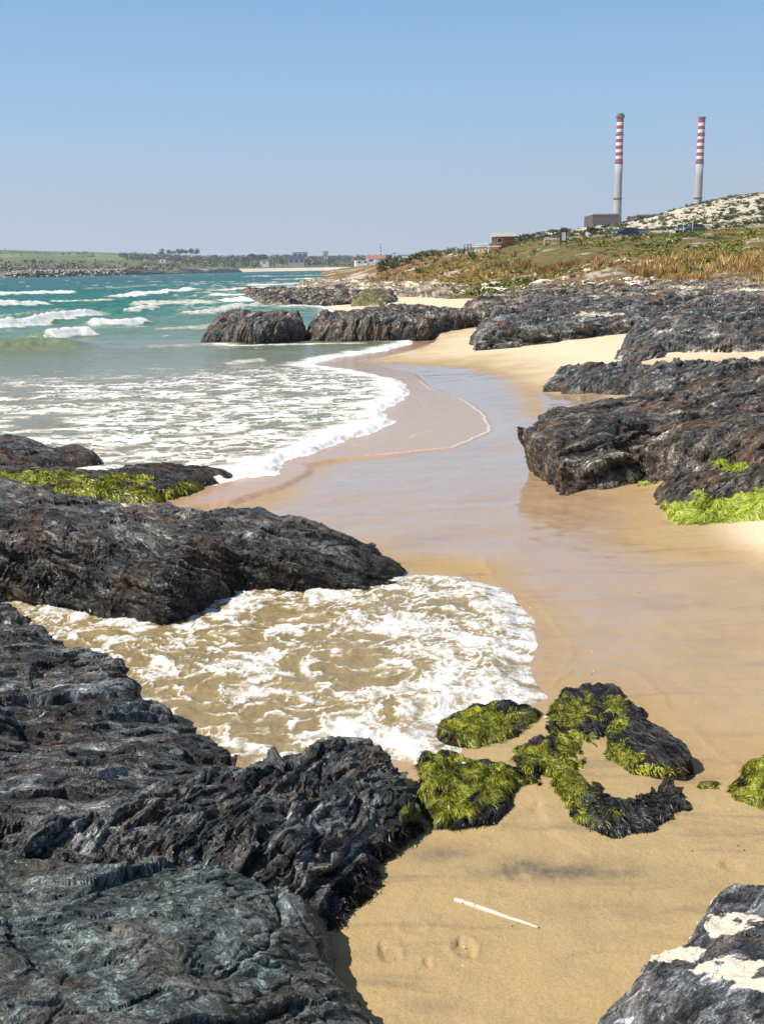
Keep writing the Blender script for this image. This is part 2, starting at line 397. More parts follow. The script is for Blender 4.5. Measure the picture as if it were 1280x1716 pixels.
def sand_mat():
    t = NT('sand'); c = t.coord(); wet = t.attr('wet'); dry = t.attr('dry'); dark = t.attr('dark'); damp = t.attr('damp')
    n1 = t.noise(c, 0.9, 4, 0.55, 0.3); n2 = t.noise(c, 260, 2, 0.7); n3 = t.noise(c, 14, 6, 0.65)
    strk = t.noise(t.mapping(c, (0.55, 2.6, 1), rot=(0, 0, 0.25)), 1.3, 5, 0.6, 1.1)
    base = t.mix(n1, (0.375, 0.262, 0.115), (0.455, 0.330, 0.160))
    base = t.mix(dry, base, t.mix(n3, (0.62, 0.49, 0.31), (0.80, 0.67, 0.47)))
    # grains: every grain its own tone
    gr = t.ramp(n2, [(0.25, 0.55), (0.5, 1.0), (0.75, 1.45)])
    base = t.mix(0.55, base, gr, 'MULTIPLY')
    base = t.mix(0.6, base, t.ramp(t.noise(c, 75, 4, 0.75), [(0.32, 0.72), (0.5, 1.0), (0.68, 1.25)]), 'MULTIPLY')
    base = t.mix(t.math('MULTIPLY', t.rng(t.noise(c, 120, 2, 0.5), 0.66, 0.72), 0.5), base, (0.12, 0.08, 0.05))
    # dark heavy-mineral streaks, plus patches painted to deepen the reflection below the nose rock
    dm = t.math('MULTIPLY', t.rng(strk, 0.52, 0.72), t.rng(n3, 0.3, 0.6, 0.5, 1.0))
    dm = t.math('MAXIMUM', t.math('MULTIPLY', dm, t.rng(dry, 0.0, 0.5, 0.55, 0.0)), t.math('MULTIPLY', dark, t.rng(n3, 0.3, 0.65, 0.45, 1.0)))
    base = t.mix(dm, base, (0.105, 0.088, 0.068))
    base = t.mix(damp, base, (0.86, 0.76, 0.60), 'MULTIPLY')
    base = t.mix(t.math('MULTIPLY', wet, 0.6), base, t.mix(n1, (0.45, 0.280, 0.170), (0.52, 0.335, 0.215)))
    ro = t.rng(wet, 0.0, 1.0, 0.75, 0.16)
    h = t.math('ADD', t.math('MULTIPLY', n2, 0.12), t.math('MULTIPLY', n3, 0.8))
    n = t.bump(h, t.rng(wet, 0.0, 0.9, 0.75, 0.035), 0.02)
    cn = t.bump(t.noise(t.mapping(c, (1, 2.5, 1)), 5.0, 3, 0.5), 0.06, 0.02)
    t.fin(base, ro, n, Coat_Weight=t.math('MULTIPLY', wet, 0.7), Coat_Roughness=t.rng(wet, 0, 1, 0.3, 0.05), Coat_IOR=1.37)
    t.l(cn, t.b.inputs['Coat Normal'])
    return t.m
MAT['sand'] = sand_mat()

def sea_mat():
    t = NT('sea_water'); c = t.coord(); foam = t.attr('foam'); deep = t.attr('deep'); thin = t.attr('thin'); near = t.attr('near')
    n = t.noise(c, 0.35, 4, 0.6); n2 = t.noise(c, 3.0, 5, 0.6)
    col = t.ramp(deep, [(0.0, (0.275, 0.205, 0.098)), (0.12, (0.190, 0.190, 0.115)), (0.30, (0.120, 0.200, 0.125)), (0.52, (0.045, 0.175, 0.115)), (0.80, (0.010, 0.125, 0.085)), (1.0, (0.004, 0.080, 0.062))])
    col = t.mix(0.5, col, t.ramp(n2, [(0.3, 0.7), (0.7, 1.3)]), 'MULTIPLY')
    col = t.mix(thin, col, t.mix(n2, (0.42, 0.275, 0.175), (0.49, 0.33, 0.215)))
    fn = t.noise(c, 22, 6, 0.7); fb = t.noise(c, 90, 3, 0.6)
    f = t.math('ADD', foam, t.math('MULTIPLY', t.math('SUBTRACT', fn, 0.5), 1.0))
    fm = t.rng(f, 0.30, 0.78)
    col = t.mix(fm, col, t.mix(t.rng(f, 0.5, 0.95), (0.60, 0.54, 0.43), (0.80, 0.80, 0.79)))
    ro = t.math('ADD', t.rng(deep, 0.0, 1.0, 0.08, 0.34), t.math('MULTIPLY', fm, 0.5))
    ch = t.math('ADD', t.noise(t.mapping(c, (0.55, 1, 1)), 2.2, 6, 0.62, 0.3), t.math('MULTIPLY', t.noise(c, 9.0, 4, 0.6, 0.5), 0.35))
    n1 = t.bump(ch, t.math('MULTIPLY', t.rng(deep, 0.0, 0.6, 0.35, 1.0), t.math('SUBTRACT', 1.0, t.math('MULTIPLY', thin, 0.75))), 0.12)
    hf = t.math('ADD', t.math('MULTIPLY', fn, 1.0), t.math('MULTIPLY', fb, 0.3))
    n3 = t.bump(hf, t.math('MULTIPLY', fm, 0.7), 0.02, n1)
    return t.fin(col, ro, n3, IOR=1.33)
MAT['sea'] = sea_mat()

def algae_mat(name, a, b, cc):
    t = NT(name); r = t.attr('rnd')
    col = t.ramp(r, [(0.0, a), (0.5, b), (1.0, cc)])
    t.fin(col, 0.42); t.set(t.b, 'Subsurface Weight', 0.0)
    return t.m
MAT['algae'] = algae_mat('green_algae', (0.028, 0.034, 0.003), (0.195, 0.210, 0.010), (0.54, 0.53, 0.05))
MAT['algae_bright'] = algae_mat('bright_green_algae', (0.18, 0.23, 0.015), (0.42, 0.50, 0.05), (0.70, 0.74, 0.20))
MAT['weed'] = algae_mat('dark_seaweed', (0.006, 0.006, 0.006), (0.02, 0.02, 0.018), (0.10, 0.10, 0.10))
MAT['dry_grass'] = algae_mat('dry_grass', (0.19, 0.095, 0.022), (0.44, 0.265, 0.075), (0.68, 0.50, 0.22))
MAT['green_plant'] = algae_mat('succulent_green', (0.08, 0.12, 0.014), (0.19, 0.25, 0.022), (0.50, 0.26, 0.05))
MAT['shrub'] = algae_mat('dune_shrub', (0.045, 0.055, 0.022), (0.10, 0.11, 0.045), (0.20, 0.19, 0.09))
MAT['far_tree'] = algae_mat('far_tree', (0.035, 0.050, 0.028), (0.06, 0.08, 0.042), (0.11, 0.13, 0.06))  # foliage colours lightened to stand in for distance haze

def dune_mat():
    t = NT('dune_ground'); c = t.coord(); g = t.attr('green'); r = t.attr('rear')
    n1 = t.noise(c, 0.12, 5, 0.6); n2 = t.noise(c, 1.1, 6, 0.7); n3 = t.noise(c, 5.0, 5, 0.7)
    sandc = t.mix(n3, (0.58, 0.50, 0.36), (0.78, 0.70, 0.55))
    gcol = t.ramp(n2, [(0.34, (0.07, 0.075, 0.02)), (0.46, (0.14, 0.15, 0.03)), (0.54, (0.24, 0.17, 0.05)), (0.64, (0.38, 0.15, 0.04))])
    dcol = t.ramp(n2, [(0.30, (0.12, 0.075, 0.03)), (0.6, (0.30, 0.19, 0.07)), (0.75, (0.5, 0.40, 0.24))])
    veg = t.mix(g, dcol, gcol)
    bare = t.rng(n1, 0.55, 0.61)
    rs = t.rng(t.vor(t.mapping(c, (1, 0.7, 1)), 0.42, 'F1'), 0.12, 0.35)
    rearc = t.mix(rs, (0.10, 0.10, 0.045), sandc)
    col = t.mix(t.math('MULTIPLY', bare, 0.9), veg, sandc)
    col = t.mix(r, col, rearc)
    n = t.bump(t.math('ADD', n2, n3), 1.0, 0.4)
    return t.fin(col, 0.9, n)
MAT['dune'] = dune_mat()

def land_mat():
    t = NT('far_land'); c = t.coord(); k = t.attr('kind')
    n1 = t.noise(t.mapping(c, (0.006, 0.006, 0.006)), 1.0, 5, 0.65); n2 = t.noise(t.mapping(c, (0.04, 0.04, 0.04)), 1.0, 5, 0.65)
    plain_ = t.ramp(n2, [(0.35, (0.05, 0.06, 0.028)), (0.5, (0.12, 0.12, 0.06)), (0.65, (0.24, 0.20, 0.12))])
    green = t.ramp(n1, [(0.38, (0.05, 0.10, 0.035)), (0.5, (0.10, 0.16, 0.045)), (0.6, (0.22, 0.24, 0.08))])
    beach = t.mix(n2, (0.55, 0.47, 0.34), (0.72, 0.64, 0.50))
    col = t.mix(t.rng(k, 0.45, 0.55), plain_, green)
    col = t.mix(t.rng(k, -0.35, -0.45), col, beach)
    return t.fin(col, 0.9)
MAT['land'] = land_mat()
MAT['boulder'] = rock_mat('breakwater_stone', (0.07, 0.06, 0.045), (0.30, 0.27, 0.22), 0.3, 0.2, fine=0.4)
MAT['pale_stone'] = rock_mat('pale_stone', (0.30, 0.25, 0.18), (0.66, 0.60, 0.50), 0.2, 0.1, fine=1.0, bstr=0.6)
def stick_mat():
    t = NT('bleached_wood'); c = t.coord()
    n = t.noise(t.mapping(c, (4, 60, 60)), 1.0, 6, 0.7, 0.5); n2 = t.noise(c, 25, 4, 0.6)
    col = t.ramp(n, [(0.3, (0.45, 0.36, 0.25)), (0.5, (0.74, 0.68, 0.56)), (0.7, (0.86, 0.82, 0.73))])
    col = t.mix(t.rng(n2, 0.60, 0.70, 0, 0.8), col, (0.22, 0.12, 0.06))
    return t.fin(col, 0.6, t.bump(n, 0.5, 0.004))
MAT['stick'] = stick_mat()
MAT['white'] = plain('white_paint', (0.78, 0.78, 0.76), 0.5, 0.06, 2)
MAT['red'] = plain('red_paint', (0.42, 0.02, 0.035), 0.6, 0.12, 0.2)
MAT['cwhite'] = plain('chimney_white', (0.74, 0.73, 0.74), 0.6, 0.06, 0.2)
MAT['concrete'] = plain('concrete', (0.42, 0.40, 0.39), 0.85, 0.14, 0.05)
MAT['dconcrete'] = plain('dark_concrete', (0.13, 0.12, 0.12), 0.85, 0.14, 0.5)
MAT['orange'] = plain('orange_wood', (0.50, 0.17, 0.025), 0.6, 0.2, 4)
MAT['roofgrey'] = plain('roof_grey_green', (0.34, 0.36, 0.30), 0.7, 0.1, 1)
MAT['black'] = plain('black_paint', (0.02, 0.02, 0.022), 0.4, 0.1)
MAT['rubber'] = plain('rubber', (0.015, 0.015, 0.015), 0.8, 0.1)
MAT['glass'] = plain('dark_glass', (0.03, 0.04, 0.05), 0.08, 0.1)
MAT['car_blue'] = plain('car_blue', (0.04, 0.07, 0.12), 0.25, 0.05)
MAT['car_grey'] = plain('car_grey', (0.12, 0.14, 0.17), 0.25, 0.05)
MAT['chrome'] = plain('lamp_glass', (0.6, 0.6, 0.6), 0.2, 0.05)
MAT['wood'] = plain('weathered_wood', (0.22, 0.19, 0.15), 0.8, 0.2)
MAT['terracotta'] = plain('roof_tile', (0.40, 0.13, 0.06), 0.8, 0.2)
MAT['trunk'] = plain('bark', (0.09, 0.06, 0.04), 0.9, 0.2)
def brick_mat():
    t = NT('plant_brick'); c = t.coord()
    br = t.n('ShaderNodeTexBrick'); t.l(t.mapping(c, (1, 1, 1), rot=(math.radians(90), 0, 0)), br.inputs['Vector'])
    br.inputs['Scale'].default_value = 0.35; br.inputs['Color1'].default_value = (0.17, 0.085, 0.075, 1); br.inputs['Color2'].default_value = (0.125, 0.07, 0.065, 1)
    br.inputs['Mortar'].default_value = (0.09, 0.06, 0.06, 1)
    return t.fin(br.outputs[0], 0.85)
MAT['brick'] = brick_mat()

# ------------------------------------------------------------------ beach
FARX = [(60, 1500), (-4000, 1500), (-4000, -60)]
SEA = np.array([tuple(G(px, py)[:2]) for px, py in [
    (-700, 1500), (-300, 1250), (100, 1250), (400, 1330), (600, 1280), (650, 1262), (700, 1270), (752, 1256), (735, 1240), (730, 1215), (765, 1200), (840, 1192), (908, 1166),
    (882, 1140), (868, 1112), (884, 1080), (880, 1038), (832, 988), (762, 968), (700, 964), (600, 975), (450, 985), (250, 1000), (0, 985), (-500, 985), (-1500, 930),
    (-400, 872), (0, 845), (270, 852), (380, 838), (470, 812), (515, 787), (505, 778), (560, 768), (642, 762), (760, 750), (824, 722), (812, 694), (775, 668), (720, 650), (690, 625),
    (640, 612), (600, 606), (640, 597), (700, 585), (732, 573), (700, 560), (590, 545), (560, 520), (520, 505), (505, 488), (540, 478), (600, 468), (655, 461)]] + FARX)
# the body of the shallow surf (white edge); between it and the SEA outline runs a thin film
SURF = np.concatenate([pxpoly([(-1500, 900), (0, 850), (180, 835), (330, 820), (400, 802), (460, 797), (482, 772), (560, 749), (655, 713), (642, 692), (686, 660), (672, 640), (600, 624), (520, 612),
               (560, 600), (640, 590), (690, 578), (690, 560), (560, 520), (500, 480), (600, 465), (640, 461)]), np.array(FARX)])
beach_rbf = RBF([tuple(G(px, py, z)[:2]) + (z,) for px, py, z in [
    (500, 1716, 0.02), (900, 1716, 0.04), (1400, 1716, 0.08), (600, 1450, 0.02), (900, 1400, 0.02), (1280, 1400, 0.03), (900, 1100, 0.0), (1280, 1100, 0.02), (1600, 1100, 0.12),
    (700, 900, 0.0), (1050, 900, 0.01), (1280, 900, 0.10), (1280, 960, 0.04), (1500, 900, 0.3), (600, 820, 0.0), (860, 760, 0.0), (600, 700, 0.0), (900, 680, 0.02), (800, 620, 0.03), (640, 600, 0.0),
    (850, 600, 0.16), (950, 580, 0.35), (1060, 560, 0.5), (760, 566, 0.28), (1180, 598, 0.62), (1100, 600, 0.55), (1280, 592, 0.66), (1500, 600, .8), (1400, 700, 0.5), (730, 580, 0.1),
    (600, 530, 0.05), (560, 515, 0.0), (660, 520, 0.2), (800, 505, 0.45), (700, 500, 0.2), (1000, 500, 0.9), (1280, 495, 1.2), (900, 485, 0.7), (700, 470, 0.4), (620, 462, 0.1), (500, 470, -0.2), (800, 470, 1.0)]])
def beach_z(x, y, fine=True):
    z = beach_rbf(x, y)
    sd = poly_sd(x, y, SEA)
    if fine:
        k = sstep(140, 30, y)
        z = z + k * (0.012 * fbm(x * 1.1, y * 1.4, o=4, seed=3) * sstep(-0.0, -0.6, sd) + 0.004 * perlin(x * 6, y * 6, seed=9))
    kk = sstep(-0.45, 0.02, sd) * sstep(200, 100, y); z = z * (1 - kk) + np.minimum(z, -0.008) * kk
    z = np.where(sd > 0, np.minimum(z, 0.004) - 0.03 * np.clip(sd, 0, 60) - np.clip(sd, 0, 0.25) * 0.01, z)
    return z, sd

rows = np.exp(np.linspace(math.log(2.0), math.log(420), 1050)); cols = np.tan(np.linspace(math.radians(-45), math.radians(45), 780))
YY, TT = np.meshgrid(rows, cols, indexing='ij'); XX = YY * TT
ZZ, SD = beach_z(XX, YY)
# footprints and scuffs pressed into the sand
def dent(px, py, rx, ry, dep, ang=0.0, rim=0.35, seed=0):
    global ZZ
    c = G(px, py, 0.02); u = (XX - c[0]); v = (YY - c[1]); ca, sa = math.cos(ang), math.sin(ang)
    a = (u * ca + v * sa) / rx; b = (-u * sa + v * ca) / ry
    dep = dep * 1.25; r = np.sqrt(a * a + b * b) + 0.32 * perlin(XX * 40, YY * 40, seed=seed)
    m = np.abs(u) + np.abs(v) < 4 * (rx + ry)
    ZZ = np.where(m, ZZ - dep * np.exp(-(r ** 4)) + dep * rim * np.exp(-((r - 1.35) / 0.3) ** 2), ZZ)
for a in [(778, 1592, .055, .075, .012, .3), (652, 1600, .05, .07, .010, .1), (716, 1617, .02, .03, .012, .6), (695, 1557, .06, .05, .008, 0), (862, 1465, .05, .08, .010, .2), (880, 1475, .03, .03, .008, 0),
          (1225, 1455, .06, .06, .010, 0), (640, 1590, .02, .03, .008, 0), (668, 1608, .02, .02, .008, 0), (790, 1600, .02, .02, .010, 0), (770, 1580, .02, .02, .010, 0),
          (740, 1540, .012, .012, .006, 0), (700, 1508, .012, .012, .006, 0), (1000, 1595, .012, .012, .006, 0), (1060, 1500, .015, .012, .006, 0), (930, 1480, .014, .012, .006, 0)]:
    dent(*a, seed=int(a[0]))
def swash_line(pts, h, wd):
    global ZZ
    L = pxpoly(pts, 0.02); m = (YY < L[:, 1].max() + .5) & (YY > L[:, 1].min() - .5) & (np.abs(XX - L[:, 0].mean()) < 4)
    d, t, s_, _ = line_d(XX[m] + .05 * fbm(XX[m] * 3, YY[m] * 3, o=2, seed=5), YY[m] + .06 * fbm(XX[m] * 2.2, YY[m] * 2.2, o=3, seed=6), L)
    ZZ[m] += h * np.where(s_ > 0, np.exp(-(d / wd) ** 2), np.exp(-(d / (4 * wd)) ** 2)) * sstep(0, .2, t) * sstep(1, .8, t)
swash_line([(900, 1168), (960, 1120), (1040, 1118), (1100, 1150), (1118, 1185), (1100, 1202)], .007, .012)
swash_line([(840, 985), (900, 1000), (960, 1090), (930, 1150)], .004, .012)
swash_line([(1100, 1200), (1160, 1225), (1230, 1290), (1280, 1300)], .006, .014)
swash_line([(680, 1400), (830, 1385), (900, 1330), (935, 1400), (1000, 1440), (1150, 1420)], .010, .03)
swash_line([(560, 880), (700, 905), (800, 930), (850, 990)], .005, .02)
gx, gy = proj(XX, YY, ZZ)
wn = fbm(XX * 0.9, YY * 0.9, o=4, seed=21)
WET = pxpoly([(250, 870), (430, 840), (515, 780), (600, 604), (640, 606), (720, 612), (800, 618), (862, 640), (900, 672), (905, 700), (1000, 720), (1010, 800), (1100, 860), (1040, 905), (1120, 925), (1300, 945), (1500, 1000), (1500, 1270), (1290, 1265), (1165, 1282), (1060, 1170), (920, 1165), (890, 1050), (830, 960), (690, 940), (500, 900)])
wsd = poly_sd(XX, YY, WET)
wet = sstep(-0.45, 0.9, wsd + 0.35 * wn) * np.clip(1.0 - 0.45 * sstep(930, 1330, gx + 0.35 * (gy - 900)) + 0.0, 0, 1)
wet = np.maximum(wet, sstep(-0.35, 0.0, SD + 0.1 * wn) * 0.9)
pool2 = poly_sd(XX, YY, pxpoly([(895, 662), (930, 668), (1020, 672), (1000, 690), (905, 700)])); wet = np.maximum(wet, sstep(-0.2, 0.3, pool2))
DRYP = pxpoly([(640, 596), (700, 585), (740, 572), (790, 560), (1090, 540), (1400, 560), (1500, 640), (1100, 640), (900, 650), (860, 622), (800, 606), (700, 604)])
dry = sstep(-2.0, 3.5, poly_sd(XX, YY, DRYP) + 1.2 * wn) * 0.85 + 0.15 * sstep(0.05, 0.3, ZZ)
dry = np.maximum(dry, sstep(0.02, 0.10, ZZ + 0.015 * wn) * sstep(1150, 1280, gx) * sstep(990, 900, gy)); dry = np.maximum(dry, sstep(52, 58, YY))
dark = np.zeros(XX.shape)
for px, py, rx, ry, a in [(900, 1455, 160, 22, 1.2), (1020, 1462, 130, 14, .9), (860, 1448, 90, 16, .7), (750, 1432, 80, 22, .7), (1010, 1530, 130, 30, .45), (1190, 1500, 60, 30, .35), (1000, 1560, 90, 30, .25), (730, 1690, 60, 18, .4), (720, 905, 60, 9, .9), (690, 915, 30, 6, .6),
                          (880, 1065, 90, 12, .3), (1150, 1110, 110, 40, .35), (1000, 1060, 100, 20, .3), (1080, 1010, 120, 14, .25), (870, 830, 60, 8, .3), (960, 905, 80, 25, .6), (990, 865, 90, 18, .5), (1130, 1010, 130, 16, .5), (1200, 1075, 110, 14, .45), (1180, 1180, 60, 18, .3)]:  # patches below the nose rock darken the sand to strengthen its reflection
    q = ((gx - px) / rx) ** 2 + ((gy - py) / ry) ** 2
    dark = np.maximum(dark, a * np.exp(-q * 1.3) * (0.8 + 0.9 * fbm(XX * 2.2, YY * 5, o=4, seed=33)))
damp = sstep(0.6, -0.1, np.abs(wsd)) * 0.5
damp = np.maximum(damp, sstep(1.2, 0.2, YY - 0) * 0)
F = gridfaces(*XX.shape, keep=(SD < 25))
V = np.stack([XX, YY, ZZ], -1).reshape(-1, 3)
at = {'wet': wet.ravel(), 'dry': np.clip(dry, 0, 1).ravel(), 'dark': np.clip(dark, 0, 1).ravel(), 'damp': damp.ravel()}
F, V, at = compact(F, V, at)
tag(link('beach_sand', mesh_np('beach_sand', V, F, [MAT['sand']], at)), kind='structure')
# sea bed and inland ground far beyond, one sheet to the horizon
hb = MB(); hb.box(-9000, 9000, -60, 14000, -6.2, -6.0)
hb.build('ground', MAT['land']); tag(bpy.data.objects['ground'], kind='structure')

# ------------------------------------------------------------------ sea
rows = np.concatenate([np.exp(np.linspace(math.log(5.5), math.log(240), 1250)), np.exp(np.linspace(math.log(241), math.log(3500), 160))])
cols = np.tan(np.linspace(math.radians(-48), math.radians(14), 860))
YY, TT = np.meshgrid(rows, cols, indexing='ij'); XX = YY * TT
sh = YY.shape
keep = poly_sd(XX[::1, ::1], YY, SEA)
sd = keep + 0.05 * fbm(XX * 2.2, YY * 2.2, o=4, seed=41) * sstep(60, 10, YY)
ssd = poly_sd(XX, YY, SURF)
sdn = ssd + (0.16 * fbm(XX * 1.1, YY * 1.1, o=3, seed=43) + 0.10 * np.abs(perlin(XX * 3.5, YY * 3.5, seed=44))) * sstep(120, 20, YY)
near = sstep(15, 12, YY)                     # the little surge pool in front
body = np.where(near > 0.5, sd, np.minimum(sd, sdn))   # distance into the thick water
yy_off = YY + 0.45 * np.clip(-XX, 0, 400)
deep = 0.10 * (1 - near) + 0.9 * sstep(26, 150, yy_off + 8 * fbm(XX * .05, YY * .05, o=3, seed=4)) * 0.78 + 0.22 * sstep(150, 420, yy_off)
deep = np.clip(deep + 0.07 * fbm(XX * 0.04, YY * 0.12, o=4, seed=5), 0, 1) * (1 - near)
film = 0.003 + 0.012 * sstep(0.0, 1.2, sd)
bzs = np.minimum(beach_z(XX, YY)[0], .3) - 0.02
Z = bzs + (film - bzs) * sstep(-0.22, 0.02, sd)
thick = sstep(0.0, 0.30, body)
Z = Z + 0.045 * thick * (1 - near) + 0.03 * thick * near
# edge bore: frothy lip
lip = np.exp(-((body - 0.22) / 0.18) ** 2)
Z = Z + lip * (0.018 + 0.022 * fbm(XX * 5, YY * 5, o=3, seed=50)) * (body > 0)
# swell and chop
far = sstep(20, 60, yy_off)
swl = 0.10 * np.sin(0.42 * yy_off + 0.15 * XX + 1.4 * fbm(XX * .03, YY * .03, o=2, seed=60)) + 0.08 * fbm(XX * 0.12, YY * 0.35, o=4, seed=61)
Z = Z + far * (swl + 0.10 * ridged(XX * 0.35, YY * 0.9, o=3, seed=62) * sstep(40, 100, yy_off)) * sstep(0, 3, sd)
Z = Z + thick * (1 - near) * (0.018 * fbm(XX * 1.2, YY * 2.6, o=4, seed=63) + 0.010 * ridged(XX * 2.0, YY * 5.0, o=3, seed=64)) * (1 - far)
Z = Z + thick * near * (0.030 * fbm(XX * 1.3, YY * 1.8, o=3, seed=65) + 0.012 * ridged(XX * 4, YY * 5, o=3, seed=66))
# ---- foam
wx = XX + 0.35 * fbm(XX * 1.3, YY * 1.3, o=3, seed=70); wy = YY + 0.35 * fbm(XX * 1.3, YY * 1.3, o=3, seed=71)
f1, f2 = worley(wx * 0.95, wy * 1.7, seed=1); e1 = f2 - f1
wx2 = XX + 0.12 * fbm(XX * 4, YY * 4, o=3, seed=72); wy2 = YY + 0.12 * fbm(XX * 4, YY * 4, o=3, seed=73)
f1, f2 = worley(wx2 * 2.6, wy2 * 4.2, seed=3); e2 = f2 - f1
lowf = fbm(XX * 0.22, YY * 0.4, o=4, seed=74); midf = fbm(XX * 0.9, YY * 1.6, o=4, seed=75)
foam = np.zeros(sh)
inten = sstep(47, 26, yy_off + 12 * lowf) * (0.66 + .25 * lowf) + 0.34 * sstep(0.0, 1.0, lowf + 0.4) * sstep(75, 35, yy_off)
inten = np.maximum(inten, 0.9 * np.exp(-np.clip(body, 0, None) / 1.1))
lace = np.maximum(sstep(0.16 + 0.30 * inten, 0.02, e1), 0.85 * sstep(0.20 + 0.25 * inten, 0.02, e2) * sstep(-0.35, 0.2, midf))
foam = lace * sstep(0.02, 0.5, inten) * (0.85 + 0.5 * midf)
streak = sstep(0.22, 0.50, fbm(wx * 1.1, wy * 2.4, o=6, seed=76, gain=.62) + 0.30 * inten)
foam = np.maximum(foam, streak * sstep(0.15, 0.5, inten) * 0.9)
clear = sstep(-.55, .15, fbm(XX * .35, YY * .8, o=3, seed=100) + .9 * np.exp(-np.clip(body, 0, None) / 2.5)); foam = foam * (.35 + .65 * clear)
front = sstep(1.9 + 1.2 * lowf, 0.2, body) * (body > 0)
foam = np.maximum(foam, front * (0.78 + 0.5 * midf + 0.25 * (1 - e2)))
foam = foam * (body > -0.01) * (1 - near)
# thin films run up the sand: only a fine white rim
rim = np.exp(-((sd - 0.05) / 0.045) ** 2) * sstep(0.0, 0.25, perlin(XX * 0.35, YY * 0.35, seed=77) + 0.38)
foam = np.maximum(foam, .72 * rim * (1 - near) * sstep(470, 640, proj(XX, YY, 0 * XX)[0]))
r2 = np.exp(-((np.abs(sd - 1.1 - 0.5 * fbm(XX * .5, YY * .5, o=2, seed=78))) / 0.03) ** 2) * sstep(0.1, 0.35, perlin(XX * 0.5, YY * 0.5, seed=79) + .2)
foam = np.maximum(foam, 0.6 * r2 * (body < 0) * (1 - near))
# surge pool: broad torn sheets of froth
pxx, pyy = proj(XX, YY, 0 * XX)
wx3 = XX + 0.48 * fbm(XX * 1.6, YY * 1.6, o=5, seed=80, gain=.55); wy3 = YY + 0.40 * fbm(XX * 1.6, YY * 1.6, o=5, seed=81, gain=.55)
f1, f2 = worley(wx3 * 1.9, wy3 * 2.9, seed=5); e3 = f2 - f1
f1, f2 = worley(wx3 * 4.6 + 3, wy3 * 6.4, seed=7); e4 = f2 - f1
m3 = fbm(wx3 * 1.2, wy3 * 2.0, o=5, seed=82); m4 = fbm(XX * 3.0, YY * 6.0, o=4, seed=83)
dens = 0.66 + 0.5 * sstep(1.2, 0.1, sd) + 0.25 * sstep(500, 850, pxx) - 0.22 * sstep(1120, 1230, pyy) * sstep(650, 500, pxx) + 0.25 * sstep(520, 300, pxx) * sstep(1140, 1080, pyy)
brk = sstep(-0.45, 0.05, fbm(XX * 1.9, YY * 2.6, o=3, seed=85) + 0.5 * (dens - 0.6))
pf = sstep(0.14 + 0.28 * dens, 0.02, e3) * (0.85 + 0.7 * m4) * np.maximum(brk, .62)
pf = np.maximum(pf, sstep(0.10 + 0.20 * dens, 0.02, e4) * sstep(-0.15, 0.25, m3 + 0.5 * (dens - 0.6)) * 0.9)
pf = np.maximum(pf, sstep(0.12, 0.42, m3 + 0.35 * (dens - 0.5)) * (0.8 + 0.6 * m4))
pf = pf * (0.66 + 0.34 * sstep(.55, .12, e4 + .25 * m4))
pf = np.maximum(pf, sstep(0.55, 0.05, sd) * (0.62 + 0.7 * m4 + 0.25 * m3))
foam = np.maximum(foam, pf * near)
Z = Z + near * thick * 0.014 * np.clip(foam, 0, 1.2)
Z = Z + (1 - near) * thick * 0.014 * np.clip(foam, 0, 1.2) * sstep(60, 20, YY)
# ---- breaking waves
def wave(pts, h, wd, fo=1.0, fw=1.0, seed=0, back=0.15):
    global Z, foam
    L = np.array([G(a, b)[:2] for a, b in pts])
    ym = L[:, 1].mean(); lo, hi = L[:, 1].min() - 12 * wd, L[:, 1].max() + 12 * wd
    m = (YY > lo) & (YY < hi) & (XX > L[:, 0].min() - 10 * wd) & (XX < L[:, 0].max() + 10 * wd)
    x = XX[m]; y = YY[m]
    nz = fbm(x * 0.5 / wd, y * 0.5 / wd, o=4, seed=seed + 90)
    d, t, s, Ln = line_d(x, y + 0.45 * wd * nz, L); d = d * s     # + = towards the camera
    ends = sstep(0, 0.14, t) * sstep(1, 0.86, t)
    H = h * (0.8 + 0.35 * perlin(t * Ln * 0.25 / wd, t * 0, seed=seed)) * ends
    prof = np.where(d > 0, np.exp(-(d / (0.7 * wd)) ** 2), np.exp(-(d / (1.8 * wd)) ** 2))
    Z[m] += H * prof
    nn = fbm(x * 2.2, y * 2.2, o=4, seed=seed + 95)
    fr = sstep(-back * wd - 0.1 * wd * nn, 0.1 * wd, d) * sstep(fw * wd * (1.35 + 0.9 * nz), fw * wd * 0.6, d)
    fr = fr * ends * fo * (0.95 + 0.25 * nn)
    Z[m] += 0.05 * h * np.clip(fr, 0, 1) * (nn + 0.3)
    foam[m] = np.maximum(foam[m], fr)
wave([(-60, 500), (35, 496), (100, 493), (145, 493)], .75, 1.7, seed=1)
wave([(-300, 500), (-60, 497), (35, 496)], .5, 1.8, fo=0.5, seed=2)
wave([(140, 503), (200, 500), (260, 494), (330, 487)], .55, 1.8, seed=3)
wave([(-200, 524), (-60, 521), (20, 517), (85, 512)], .75, 1.5, seed=4)
wave([(-400, 575), (-100, 560), (0, 553), (80, 541), (150, 532), (208, 528)], .60, 1.1, seed=5, fw=1.25)
wave([(70, 570), (110, 566), (158, 562)], .62, 1.0, seed=6)
wave([(135, 552), (180, 550), (248, 543)], .60, 1.0, seed=7)
wave([(-500, 608), (-200, 600), (0, 590), (90, 588), (170, 590)], .50, 1.0, fo=0.12, seed=8)
wave([(200, 528), (230, 524), (265, 520)], .45, 1.0, fo=0.8, seed=9)
wave([(270, 534), (330, 529), (400, 520), (440, 512)], .40, 1.0, fo=0.8, seed=10)
wave([(290, 512), (350, 508), (420, 504)], .45, 1.5, seed=11, fw=2.4)
wave([(330, 500), (400, 497), (450, 492)], .3, 1.6, seed=12, fw=1.6)
wave([(80, 507), (150, 508), (210, 507)], .3, 1.2, fo=0.7, seed=13)
